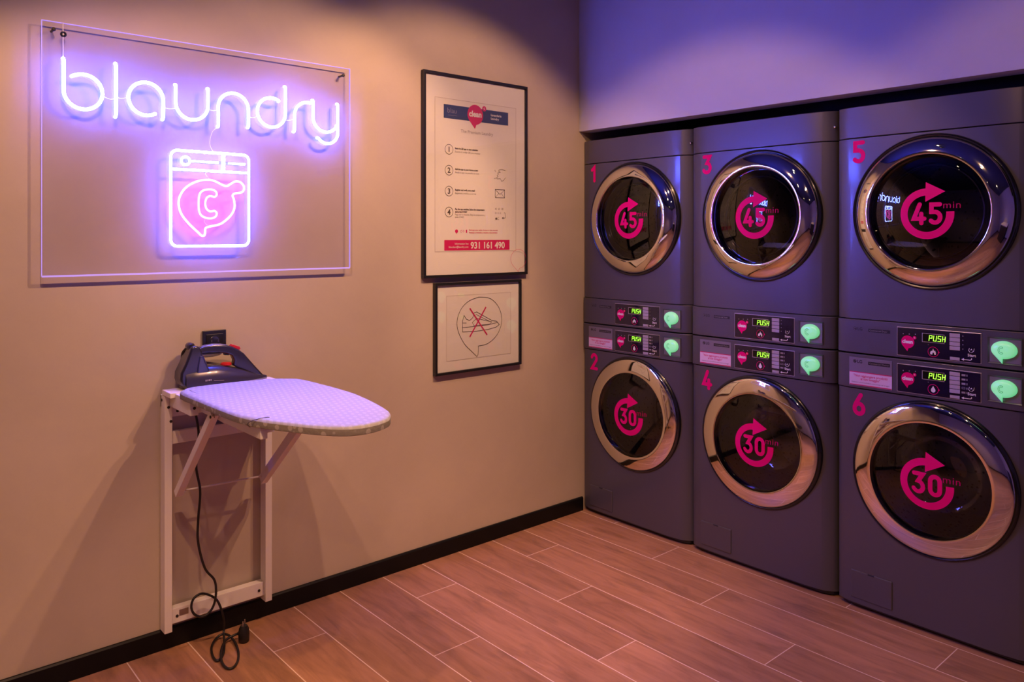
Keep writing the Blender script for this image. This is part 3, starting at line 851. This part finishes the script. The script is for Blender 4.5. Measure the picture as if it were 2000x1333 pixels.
# ------------------------------------------------------------------ framed posters (on the left wall, facing +x)
def wallf(x): return lambda u, v: (x, u, v)
def frame_mesh(y0, y1, z0, z1, w, d):
    bm = bmesh.new()
    for a in ((y0, y1, z0, z0 + w), (y0, y1, z1 - w, z1), (y0, y0 + w, z0 + w, z1 - w), (y1 - w, y1, z0 + w, z1 - w)):
        box(bm, 0.001, d, *a)
    return bm
po = empty('framed_poster', (0, 0, 0)); tag(po, 'tall black-framed instruction poster with navy and magenta header and phone number', 'poster')
y0, y1, z0, z1 = -1.0345, -0.408, 1.275, 2.209
obj('frame', frame_mesh(y0, y1, z0, z1, 0.0125, 0.023), M['black'], po, bevel=0.0008)
obj('mat_board', B(0.004, 0.012, y0 + 0.01, y1 - 0.01, z0 + 0.01, z1 - 0.01), M['mat_board'], po)
sh = obj('printed_sheet', B(0.010, 0.0124, -0.967, -0.478, 1.393, 2.095), M['paper'], po)
art('sheet_edge', [ribbon2d([(-0.967, 1.393), (-0.478, 1.393), (-0.478, 2.095), (-0.967, 2.095)], 0.0022, True)], wallf(0.0128), M['bevel'], sh)
X1 = 0.0132
art('header_banner', [poly2d([(-0.918, 2.005), (-0.529, 2.005), (-0.529, 2.068), (-0.918, 2.068)])], wallf(X1), M['navy'], sh)
art('clean_emblem', [poly2d(bubble2d(-0.734, 2.037, 0.047, 0.42)), poly2d(circle2d(-0.680, 2.071, 0.0125, 24)),
                     ], wallf(X1 + 0.0003), M['pink_print'], sh)
art('header_lettering', [shift(text2d('clean', 0.037, 0.0016, 'CENTER'), -0.734, 2.028), shift(text2d('c', 0.020, 0.0005, 'CENTER'), -0.680, 2.067),
                         shift(text2d('Lavanderia', 0.0155, 0.0004), -0.640, 2.041), shift(text2d('Laundry', 0.0155, 0.0004), -0.640, 2.024)], wallf(X1 + 0.0006), M['white_print'], sh)
art('blau_lettering', [shift(text2d('blau', 0.034, -0.0006), -0.899, 2.031), ribbon2d([(-0.893, 2.020), (-0.842, 2.020)], 0.0008)], wallf(X1 + 0.0005), M['button'], sh)
g = [shift(text2d('The Premium Laundry', 0.0215, 0, 'CENTER'), -0.723, 1.946)]
g2 = []
zs = (1.863, 1.767, 1.671, 1.575)
steps = (('Scan the QR app to start selection', 'Escanea el codigo QR para empezar'), ('Add the app to your Home screen', 'Anade la app a la pantalla de inicio'),
         ('Register and verify your email', 'Registrate y verifica tu correo'), ('Pay the app machine. Select the temperature', 'Paga con la maquina. Elige la temperatura y'))
bold = []
for i, zz in enumerate(zs):
    g2.append(ribbon2d(circle2d(-0.888, zz, 0.0225, 32), 0.0022, True))
    g2.append(shift(text2d('1234'[i], 0.034, 0.0009, 'CENTER'), -0.888, zz - 0.0115))
    bold.append(shift(text2d(steps[i][0], 0.0112, 0.0003, 'LEFT', 0.86), -0.854, zz + (0.004 if i < 3 else 0.011)))
    g.append(shift(text2d(steps[i][1], 0.0112, 0, 'LEFT', 0.92), -0.854, zz - (0.011 if i < 3 else 0.014)))
bold.append(shift(text2d('and press START', 0.0112, 0.0003, 'LEFT', 0.9), -0.854, 1.575 - 0.001))
g.append(shift(text2d('pulsa START', 0.0112, 0, 'LEFT', 0.9), -0.854, 1.575 - 0.026))
# small drawings at the right: hand, envelope, keys with arrow
hand = [(-.548, 1.784), (-.570, 1.789), (-.588, 1.785), (-.590, 1.778), (-.578, 1.774), (-.597, 1.770), (-.592, 1.764), (-.600, 1.758), (-.594, 1.753), (-.604, 1.746), (-.598, 1.741), (-.580, 1.744), (-.572, 1.732), (-.560, 1.735), (-.546, 1.750)]
g2.append(ribbon2d(hand, 0.0016)); g2.append(ribbon2d([(-.615, 1.782), (-.608, 1.776)], 0.0016)); g2.append(ribbon2d([(-.617, 1.742), (-.610, 1.745)], 0.0016))
g2.append(ribbon2d([(-.612, 1.651), (-.552, 1.651), (-.552, 1.690), (-.612, 1.690)], 0.0022, True))
g2.append(ribbon2d([(-.610, 1.688), (-.582, 1.667), (-.554, 1.688)], 0.0014)); g2.append(ribbon2d([(-.610, 1.653), (-.590, 1.671)], 0.0012)); g2.append(ribbon2d([(-.554, 1.653), (-.574, 1.671)], 0.0012))
g.append(shift(text2d('40  60  30', 0.013), -0.614, 1.592)); g.append(shift(text2d('20 15 10', 0.011), -0.614, 1.572))
g2.append(ribbon2d([(-.556, 1.578), (-.549, 1.578), (-.549, 1.553), (-.562, 1.553)], 0.0013)); g2.append(poly2d([(-.570, 1.553), (-.560, 1.558), (-.560, 1.548)]))
g2.append(poly2d(circle2d(-.606, 1.549, .0055, 14))); g2.append(ribbon2d(arc(-.592, 1.550, .006, 60, 300, 10), .0012))
art('printed_text', g, wallf(X1), M['ink_light'], sh); art('printed_icons', g2 + bold, wallf(X1), M['ink'], sh)
art('red_note', [shift(text2d('Recharge your wallet. Access to many services', 0.0095, 0.0001, 'LEFT', 0.98), -0.772, 1.490), shift(text2d('Recarga tu monedero. Accede a mas servicios', 0.0095, 0.0001, 'LEFT', 0.98), -0.772, 1.478),
                 poly2d(bubble2d(-0.845, 1.487, 0.0085, 0.5, 20)), ribbon2d(circle2d(-0.818, 1.487, 0.005, 12), 0.0012, True), ribbon2d(circle2d(-0.804, 1.487, 0.004, 12), 0.0012, True),
                 poly2d([(-0.790, 1.480), (-0.783, 1.480), (-0.783, 1.494), (-0.790, 1.494)])], wallf(X1), M['pink_print'], sh)
art('phone_bar', [poly2d([(-0.915, 1.398), (-0.520, 1.398), (-0.520, 1.446), (-0.915, 1.446)])], wallf(X1), M['pink_print'], sh)
art('phone_number', [shift(text2d('931 161 490', 0.0425, 0.0013, 'LEFT', 0.985), -0.763, 1.4065),
                     shift(text2d('Information line', 0.0125, 0.0001, 'RIGHT'), -0.775, 1.425), shift(text2d('blauclean@laundry.com', 0.0125, 0.0001, 'RIGHT', 0.95), -0.775, 1.410)], wallf(X1 + 0.0004), M['white_print'], sh)
st = [(-0.4717, 1.2895)] + [(-.4695 + .050 * cos(radians(a)), 1.352 + .0475 * sin(radians(a))) for a in range(215, -66, -12)] + [(-.4620, 1.306)]
art('bubble_sticker', [ribbon2d(st, 0.0014, True)], wallf(0.0225), M['pink_print'], po, label='thin pink speech bubble outline in lower corner')
obj('glazing', B(0.0165, 0.0185, y0 + 0.0125, y1 - 0.0125, z0 + 0.0125, z1 - 0.0125), M['poster_glass'], po)

p2 = empty('framed_print', (0, 0, 0)); tag(p2, 'small black-framed print of a crossed-out sneaker, hung under the tall poster', 'framed print')
y0, y1, z0, z1 = -0.9705, -0.4487, 0.830, 1.251
obj('frame', frame_mesh(y0, y1, z0, z1, 0.0115, 0.023), M['black'], p2, bevel=0.0008)
obj('mat_board', B(0.004, 0.012, y0 + 0.01, y1 - 0.01, z0 + 0.01, z1 - 0.01), M['mat_board'], p2)
sh = obj('printed_sheet', B(0.010, 0.0124, -0.902, -0.513, 0.890, 1.189), M['paper'], p2)
art('sheet_edge', [ribbon2d([(-0.902, 0.890), (-0.513, 0.890), (-0.513, 1.189), (-0.902, 1.189)], 0.002, True)], wallf(0.0128), M['bevel'], sh)
bb = [(-0.7120, 1.1755), (-0.7726, 1.1600), (-0.8190, 1.1240), (-0.8420, 1.0700), (-0.8330, 1.0169), (-0.7976, 0.9600), (-0.7600, 0.9260), (-0.7240, 0.8950)]
bc = [(-0.7169, 0.9054), (-0.7143, 0.9440), (-0.6600, 0.9500), (-0.6080, 0.9800), (-0.5770, 1.0250), (-0.5710, 1.0740), (-0.5950, 1.1280), (-0.6450, 1.1660), (-0.7120, 1.1755)]
pts = [(p.x, p.y) for p in catmull([(a, b, 0) for a, b in bb], 5)] + [(-0.7169, 0.9054), (-0.7150, 0.9440)] + [(p.x, p.y) for p in catmull([(a, b, 0) for a, b in bc[1:]], 5)][1:-1]
sk = [(-0.81, 1.0179), (-0.81, 1.0697), (-0.8010, 1.0944), (-0.7876, 1.076), (-0.7676, 1.0687), (-0.7500, 1.0800), (-0.7400, 1.1030), (-0.7250, 1.1060), (-0.7117, 1.0987), (-0.6337, 1.0600), (-0.6019, 1.0529), (-0.5859, 1.0360), (-0.6072, 1.0250), (-0.6547, 1.0183), (-0.7271, 1.0150)]
art('line_drawing', [ribbon2d(pts, 0.0028, True), ribbon2d(sk, 0.0026, True), ribbon2d([(-0.81, 1.0383), (-0.73, 1.0385), (-0.6547, 1.0400), (-0.5950, 1.0480)], 0.0022),
                     ribbon2d([(-0.7876, 1.058), (-0.8100, 1.0600)], 0.002), ribbon2d([(-0.7525, 1.0577), (-0.7271, 1.0758), (-0.6337, 1.0530), (-0.6443, 1.0430), (-0.7423, 1.0420)], 0.002, True),
                     ribbon2d([(-0.7300, 1.0950), (-0.7050, 1.0830), (-0.6500, 1.0580)], 0.0018)], wallf(X1), M['ink'], sh)
art('red_cross', [ribbon2d([(-0.7676, 1.126), (-0.6626, 0.9928)], 0.0068, cap=False), ribbon2d([(-0.6694, 1.1262), (-0.7676, 0.9915)], 0.0068, cap=False)], wallf(X1 + 0.0005), M['pink_print'], sh)
obj('glazing', B(0.0165, 0.0185, y0 + 0.0115, y1 - 0.0115, z0 + 0.0115, z1 - 0.0115), M['poster_glass'], p2)

# ------------------------------------------------------------------ wall socket
so = empty('wall_socket', (0, -1.958, 1.078)); tag(so, 'black plastic wall socket on beige wall behind the iron', 'wall socket')
obj('cover_plate', B(0.0005, 0.010, -0.043, 0.043, -0.040, 0.038), M['socket'], so, bevel=0.002)
fp = obj('socket_module', B(0.008, 0.0125, -0.031, 0.031, -0.026, 0.024), M['black'], so, bevel=0.001)
obj('socket_well', lathe(bmesh.new(), [(0.0195, 0.0128), (0.0185, 0.0135), (0.0175, 0.0128), (0.0165, 0.0126), (0, 0.0126)], (0, 0, -0.002), 'x', 32), M['socket'], fp, smooth=40)
for s_ in (-1, 1):
    obj('contact', B(0.0125, 0.0145, s_ * 0.012 - 0.0015, s_ * 0.012 + 0.0015, -0.005, 0.004), M['steel'], fp)

# ------------------------------------------------------------------ wall-mounted ironing board
ib = empty('ironing_board', (0, 0, 0)); tag(ib, 'white fold-out ironing board fixed to the wall, with grey patterned cover', 'ironing board')
wd = M['white_wood']
for ya, yb in ((-2.149, -2.123), (-1.784, -1.758)):
    bm = B(0.012, 0.058, ya, yb, 0.076, 0.905)
    post = obj('post', bm, wd, ib, bevel=0.0015)
bm = B(0.0125, 0.040, -2.123, -1.784, 0.826, 0.862); obj('rail', bm, wd, ib, bevel=0.0015)
bm = B(0.0125, 0.034, -2.123, -1.784, 0.728, 0.772); obj('rail', bm, wd, ib, bevel=0.0015)
br = obj('bottom_rail', B(0.0125, 0.045, -2.123, -1.784, 0.098, 0.150), wd, ib, bevel=0.0015)
obj('maker_plate', B(0.045, 0.0462, -2.096, -2.064, 0.120, 0.141), M['steel'], br)
obj('apron', B(0.0125, 0.022, -2.149, -1.758, 0.862, 0.906), wd, ib, bevel=0.001)
# shelf along the wall
obj('wall_shelf', B(0.032, 0.118, -2.150, -1.757, 0.906, 0.9245), wd, ib, bevel=0.002)
# side arms carrying the board
obj('arm', B(0.058, 0.262, -2.132, -2.104, 0.868, 0.920), wd, ib, bevel=0.002)
obj('arm', B(0.058, 0.262, -1.803, -1.775, 0.868, 0.920), wd, ib, bevel=0.002)
obj('under_rail', B(0.262, 0.74, -2.098, -2.076, 0.878, 0.912), wd, ib, bevel=0.002)
obj('under_rail', B(0.262, 0.74, -1.822, -1.800, 0.878, 0.912), wd, ib, bevel=0.002)
obj('cross_bar', B(0.30, 0.335, -2.076, -1.822, 0.888, 0.912), wd, ib, bevel=0.002)
bm = bmesh.new()
prism(bm, [(-2.005, 0.826), (-1.930, 0.770), (-1.803, 0.745), (-1.785, 0.745), (-1.785, 0.862), (-2.005, 0.862)], 0.040, 0.062, lambda u, v, a: (a, u, v))
obj('hinge_plate', bm, wd, ib, bevel=0.002)
obj('hinge_block', B(0.058, 0.138, -1.822, -1.784, 0.737, 0.800), wd, ib, bevel=0.003)
bm = bar(bmesh.new(), (0.072, -2.108, 0.562), (0.425, -2.112, 0.905), 0.024, 0.026); obj('brace', bm, wd, ib, bevel=0.0015)
bm = bar(bmesh.new(), (0.072, -1.800, 0.548), (0.480, -1.790, 0.902), 0.024, 0.034); obj('brace', bm, wd, ib, bevel=0.0015)
bm = tube(bmesh.new(), [(0.086, -2.104, 0.573), (0.086, -1.812, 0.566)], 0.0035, 8); obj('stay_rod', bm, M['white_print'], ib, smooth=40)
for sx_, sy_, sz_ in ((0.058, -2.136, 0.865), (0.041, -2.100, 0.845), (0.041, -1.806, 0.845), (0.058, -2.128, 0.815), (0.046, -2.103, 0.122), (0.046, -1.804, 0.122), (0.262, -2.118, 0.893)):
    obj('screw', lathe(bmesh.new(), [(0.005, -0.002), (0.005, 0.0012), (0.0, 0.0016)], (sx_, sy_, sz_), 'x', 12), M['screw'], ib, smooth=40)
for sx_, sy_, sz_ in ((0.425, -2.1255, 0.893), (0.030, -2.1493, 0.888)):
    obj('screw', lathe(bmesh.new(), [(0.005, 0.002), (0.005, -0.0012), (0.0, -0.0016)], (sx_, sy_, sz_), 'y', 12), M['screw'], ib, smooth=40)
outl = [(.130, -2.09), (.162, -2.126), (.21, -2.140), (.45, -2.135), (.64, -2.127), (.75, -2.10), (.85, -2.055), (.93, -2.012), (.985, -1.965), (1.004, -1.915), (.995, -1.855), (.960, -1.803), (.87, -1.757), (.64, -1.713), (.45, -1.708), (.25, -1.722), (.195, -1.750), (.150, -1.82), (.128, -1.93), (.124, -2.03)]
oc = [(p.x, p.y) for p in catmull([(a, b, 0) for a, b in outl], 8, True)]
cxy = (0.55, -1.93)
def inset(pts, d):
    n = len(pts); out = []
    for i in range(n):
        a, b = Vector(pts[i - 1]), Vector(pts[(i + 1) % n]); t_ = (b - a).normalized()
        nn = Vector((-t_.y, t_.x)); out.append((pts[i][0] + nn.x * d, pts[i][1] + nn.y * d))
    return out
area = sum(a[0] * b[1] - b[0] * a[1] for a, b in zip(oc, oc[1:] + oc[:1]))
sg = 1 if area > 0 else -1
bm = bmesh.new(); rings = []
for dd, zz in ((0.016, 0.911), (0.006, 0.9115), (0.001, 0.914), (0.0, 0.921), (0.0005, 0.931), (0.003, 0.9368), (0.008, 0.9395), (0.016, 0.9405), (0.030, 0.9408)):
    q = inset(oc, dd * sg)
    ring = []
    for i, (u, v) in enumerate(q):
        wob = 0.0012 * sin(i * 2.1) if zz < 0.93 and u < 0.45 else 0.0
        ring.append(bm.verts.new((u, v + wob, zz)))
    rings.append(ring)
def skin(rr, caps):
    b2 = bmesh.new(); R2 = [[b2.verts.new(v.co) for v in r] for r in rr]
    for a, b in zip(R2, R2[1:]):
        for k in range(len(a)):
            j = (k + 1) % len(a); b2.faces.new((a[k], a[j], b[j], b[k]))
    if caps: b2.faces.new(R2[-1])
    else: b2.faces.new(R2[0][::-1])
    return b2
edge_bm = skin(rings[:5], False); top_bm = skin(rings[4:], True); bm.free(); bm = top_bm
obj('cover_skirt', edge_bm, M['skirt'], ib, smooth=50, label='grey speckled elasticated edge of the cover')
obj('cover', bm, M['cloth'], ib, smooth=50, label='light grey cotton cover with small pale marks')
obj('board', prism(bmesh.new(), inset(oc, 0.020 * sg), 0.9085, 0.9125, lambda u, v, a: (u, v, a)), M['bevel'], ib)
bm = tube(bmesh.new(), catmull([(0.70, -2.112, 0.910), (0.705, -2.122, 0.921), (0.725, -2.113, 0.934), (0.745, -2.085, 0.9415), (0.75, -2.075, 0.9415)], 6), 0.0011, 6)
obj('drawstring', bm, M['ink'], ib, smooth=50)
bm = tube(bmesh.new(), catmull([(0.44, -2.118, 0.893), (0.452, -2.124, 0.903), (0.463, -2.128, 0.915)], 6), 0.0014, 6)
obj('drawstring', bm, M['ink'], ib, smooth=50)

# ------------------------------------------------------------------ clothes iron on the shelf
ZI = 0.9250; XI = 0.0665
ir = empty('clothes_iron', (0, 0, 0)); tag(ir, 'dark violet-grey steam iron with red buttons, on the ironing board shelf', 'iron')
def iron_w(s):  # half width along the iron, s = 0 heel .. 1 tip
    return 0.050 * (1 - max(0, (s - 0.25) / 0.75) ** 1.9) ** 0.9 * (0.90 + 0.10 * min(1, s / 0.1)) + 0.0005
Y0i, Y1i = -2.092, -1.783
bm = bmesh.new(); rings = []
NS = 26
for i in range(NS + 1):
    s = i / NS; yy = Y0i + (Y1i - Y0i) * s; w_ = iron_w(s)
    top = 0.072 if s < .35 else 0.072 - 0.064 * ((s - .35) / .65) ** 1.25
    ring = []
    prof = [(-1, .006), (-1.0, .2), (-.93, .45), (-.78, .70), (-.5, .92), (-.22, 1.0), (.22, 1.0), (.5, .92), (.78, .70), (.93, .45), (1.0, .2), (1, .006)]
    for u, v in prof: ring.append(bm.verts.new((XI + u * w_, yy, ZI + 0.006 + v * (top - 0.002))))
    rings.append(ring)
for a, b in zip(rings, rings[1:]):
    for k in range(len(a) - 1): bm.faces.new((a[k], a[k + 1], b[k + 1], b[k]))
    bm.faces.new((a[-1], a[0], b[0], b[-1]))
bm.faces.new(rings[0]); bm.faces.new(rings[-1][::-1])
body = obj('body', bm, M['iron_grey'], ir, smooth=50)
sp_ = [(XI + iron_w(i / 30) * 0.98, Y0i + 0.004 + (Y1i - Y0i - 0.004) * i / 30) for i in range(31)]
sp_ += [(2 * XI - x, y) for x, y in sp_[::-1]]
obj('soleplate', prism(bmesh.new(), sp_, ZI, ZI + 0.006, lambda u, v, a: (u, v, a)), M['sole'], ir)
def profx(name, poly, w0, m_, bev=0.006, x=XI):
    bm = bmesh.new(); prism(bm, poly, x - w0, x + w0, lambda u, v, a: (a, u, v))
    return obj(name, bm, m_, ir, smooth=50, bevel=bev, segs=3)
heel = [(-2.108, .985), (-2.110, .962), (-2.104, .943), (-2.092, .9325), (-2.070, .931), (-2.040, .936), (-2.034, .990), (-2.034, 1.055), (-2.042, 1.070), (-2.058, 1.078), (-2.072, 1.073), (-2.080, 1.050), (-2.092, 1.018)]
profx('heel', heel, 0.036, M['iron_dark'], 0.010)
hn = [(-2.045, 1.050), (-2.036, 1.066), (-2.015, 1.0710), (-1.985, 1.0725), (-1.950, 1.0690), (-1.920, 1.0600), (-1.895, 1.0460), (-1.875, 1.0300), (-1.852, 1.0020), (-1.825, .9700), (-1.800, .9420), (-1.812, .938), (-1.850, .955), (-1.900, .980), (-1.9150, .9900), (-1.9120, 1.010), (-1.9200, 1.026), (-1.9380, 1.0350), (-1.960, 1.0400), (-1.990, 1.0435), (-2.020, 1.0440), (-2.036, 1.040)]
profx('handle', hn, 0.0155, M['iron_dark'], 0.0065)
profx('handle_cap', [(-2.030, 1.0675), (-2.012, 1.0720), (-1.985, 1.0742), (-1.955, 1.0712), (-1.935, 1.0660), (-1.955, 1.0640), (-1.985, 1.0670), (-2.012, 1.0660)], 0.0125, M['recess'], 0.002)
profx('water_tank', [(-2.034, 1.0420), (-2.020, 1.0430), (-1.985, 1.0400), (-1.955, 1.0375), (-1.965, 1.0320), (-1.990, 1.0285), (-2.015, 1.0290), (-2.030, 1.0330)], 0.012, M['tank'], 0.002)
profx('steam_button', [(-1.925, 1.0610), (-1.918, 1.0675), (-1.890, 1.0560), (-1.886, 1.0480), (-1.892, 1.0440)], 0.008, M['iron_red'], 0.0015)
profx('trigger', [(-1.946, 1.036), (-1.946, 1.030), (-1.930, 1.028), (-1.925, 1.034)], 0.008, M['black'], 0.001)
obj('temperature_dial', lathe(bmesh.new(), [(0.018, 0.0), (0.020, 0.003), (0.019, 0.008), (0.014, 0.011), (0, 0.012)], (XI, -1.938, 0.9915), 'z', 24), M['iron_red'], ir, smooth=40)
profx('side_tank', [(-2.060, .945), (-2.036, .935), (-2.010, .937), (-2.010, .990), (-2.030, 1.040), (-2.048, 1.045), (-2.056, 1.00)], 0.0385, M['iron_clear'], 0.008)
art('side_marking', [ribbon2d([(-2.030 + a, 0.9535), (-2.030 + a + b, 0.9535)], 0.006, cap=False) for a, b in ((0, .004), (.006, .003), (.011, .005), (.018, .003))] + [ribbon2d([(-2.000, 0.950), (-1.965, 0.947)], 0.0015)], lambda u, v: (XI + 0.0515, u, v), M['button'], ir)
obj('cord_knob', lathe(bmesh.new(), [(0, -0.016), (0.010, -0.016), (0.014, -0.010), (0.014, 0.010), (0.010, 0.016), (0, 0.016)], (XI, -2.066, 1.072), 'x', 20), M['iron_dark'], ir, smooth=40)
cord = [(XI - 0.010, -2.070, 1.068), (0.036, -2.082, 1.045), (0.020, -2.075, 0.990), (0.020, -2.065, 0.935), (0.028, -2.060, 0.898), (0.060, -2.058, 0.875), (0.092, -2.056, 0.840), (0.100, -2.0475, 0.762), (0.100, -2.0563, 0.6556), (0.100, -2.0422, 0.5626), (0.100, -2.0490, 0.465), (0.100, -2.0493, 0.3839),
        (0.100, -2.0261, 0.2873), (0.100, -1.993, 0.236), (0.100, -1.9865, 0.190), (0.099, -1.9945, 0.145), (0.097, -2.014, 0.120), (0.094, -2.038, 0.116), (0.091, -2.060, 0.132), (0.089, -2.0690, 0.158), (0.088, -2.061, 0.184), (0.088, -2.036, 0.1945), (0.088, -2.006, 0.181), (0.088, -1.980, 0.156), (0.086, -1.964, 0.120), (0.078, -1.950, 0.070), (0.072, -1.948, 0.030),
        (0.098, -1.957, 0.014), (0.140, -1.972, 0.006), (0.185, -1.993, 0.006), (0.213, -2.015, 0.006), (0.212, -2.028, 0.006), (0.175, -2.026, 0.006), (0.120, -2.010, 0.006), (0.083, -1.985, 0.010), (0.070, -1.957, 0.016), (0.092, -1.938, 0.016), (0.140, -1.935, 0.010), (0.205, -1.948, 0.006), (0.262, -1.972, 0.006), (0.293, -2.000, 0.006), (0.285, -2.018, 0.006), (0.245, -2.020, 0.010), (0.190, -2.003, 0.015), (0.140, -1.975, 0.016), (0.115, -1.952, 0.016), (0.110, -1.930, 0.018), (0.118, -1.912, 0.024), (0.130, -1.905, 0.028)]
obj('power_cord', tube(bmesh.new(), catmull(cord, 7), 0.0042, 8), M['cable'], ir, smooth=60)
pl = bmesh.new()
tube(pl, [(0.118, -1.912, 0.024), (0.128, -1.907, 0.027)], 0.007, 12)
lathe(pl, [(0, 0.0), (0.015, 0.0), (0.019, 0.004), (0.0195, 0.030), (0.0175, 0.046), (0.012, 0.058), (0, 0.060)], (0.142, -1.902, 0.001), 'z', 20)
plug = obj('plug', pl, M['cable'], ir, smooth=45)
for s_ in (-1, 1):
    obj('plug_pin', tube(bmesh.new(), [(0.142 + s_ * .006, -1.902 - s_ * .006, 0.058), (0.142 + s_ * .006, -1.902 - s_ * .006, 0.076)], 0.0023, 8), M['steel'], plug, smooth=40)

# ------------------------------------------------------------------ ceiling spotlights
names = ['ceiling spotlight aimed at the poster wall, nearest the machines', 'ceiling spotlight aimed at the poster wall, second from the machines',
         'ceiling spotlight over the neon sign, nearer the machines', 'ceiling spotlight over the neon sign, farther from the machines',
         'ceiling spotlight aimed at the left half of the machine stacks', 'ceiling spotlight aimed at the right half of the machine stacks',
         'ceiling spotlight above the middle of the floor', 'ceiling spotlight beside the folding counter', 'ceiling spotlight beside the black bench']
for (p, aim, ang, watts), nm in zip(SPOTS, names):
    r_ = empty('ceiling_spotlight', (p[0], p[1], ZC)); tag(r_, nm, 'spotlight', 'black ceiling spotlights')
    obj('ceiling_plate', lathe(bmesh.new(), [(0, -0.0005), (0.04, -0.0005), (0.04, -0.012), (0, -0.014)], (0, 0, 0), 'z', 24), M['spot_black'], r_, smooth=40)
    d = (Vector(aim) - Vector(p)).normalized(); c0 = Vector(p) - Vector((p[0], p[1], ZC))
    obj('arm', tube(bmesh.new(), [(0, 0, -0.012), tuple(c0 - d * 0.03)], 0.006, 10), M['spot_black'], r_, smooth=40)
    bm = lathe(bmesh.new(), [(0, -0.075), (0.030, -0.075), (0.034, -0.06), (0.034, 0.0), (0.031, 0.0), (0.029, -0.012)], (0, 0, 0), 'z', 24)
    q = Vector((0, 0, 1)).rotation_difference(d).to_matrix().to_4x4()
    bmesh.ops.transform(bm, matrix=Matrix.Translation(c0) @ q, verts=bm.verts)
    can = obj('lamp_housing', bm, M['spot_black'], r_, smooth=40)
    bm = lathe(bmesh.new(), [(0.0285, -0.012), (0.0, -0.012)], (0, 0, 0), 'z', 24)
    bmesh.ops.transform(bm, matrix=Matrix.Translation(c0) @ q, verts=bm.verts)
    obj('lens', bm, M['spot_glow'], can)
    ld = bpy.data.lights.new('spot_beam', 'SPOT'); ld.energy = watts; ld.color = WARM; ld.spot_size = radians(ang); ld.spot_blend = 0.36; ld.shadow_soft_size = 0.022
    lo = bpy.data.objects.new('spot_beam', ld); COL.objects.link(lo)
    lo.location = c0 + d * 0.012; lo.parent = r_
    lo.rotation_euler = d.to_track_quat('-Z', 'Y').to_euler()

# ------------------------------------------------------------------ bench and counter behind the viewpoint, seen in the door reflections
be = empty('bench', (0.45, -4.6, 0)); tag(be, 'black upholstered bench against the beige wall, seen in the door rings', 'bench')
obj('seat', B(-0.25, 0.25, -0.8, 0.8, 0.36, 0.46), M['black'], be, bevel=0.02, segs=3)
for sx_, sy_ in ((-.2, -.72), (.2, -.72), (-.2, .72), (.2, .72)):
    obj('leg', B(sx_ - .02, sx_ + .02, sy_ - .02, sy_ + .02, 0.0, 0.36), M['steel'], be)
co = empty('folding_counter', (4.34, -2.6, 0)); tag(co, 'white-topped dark folding counter along the far wall, seen in the door rings', 'counter')
obj('worktop', B(-0.36, 0.34, -1.1, 1.1, 0.88, 0.92), M['white_wood'], co, bevel=0.003)
obj('cabinet', B(-0.32, 0.34, -1.06, 1.06, 0.0, 0.88), M['black'], co, bevel=0.003)
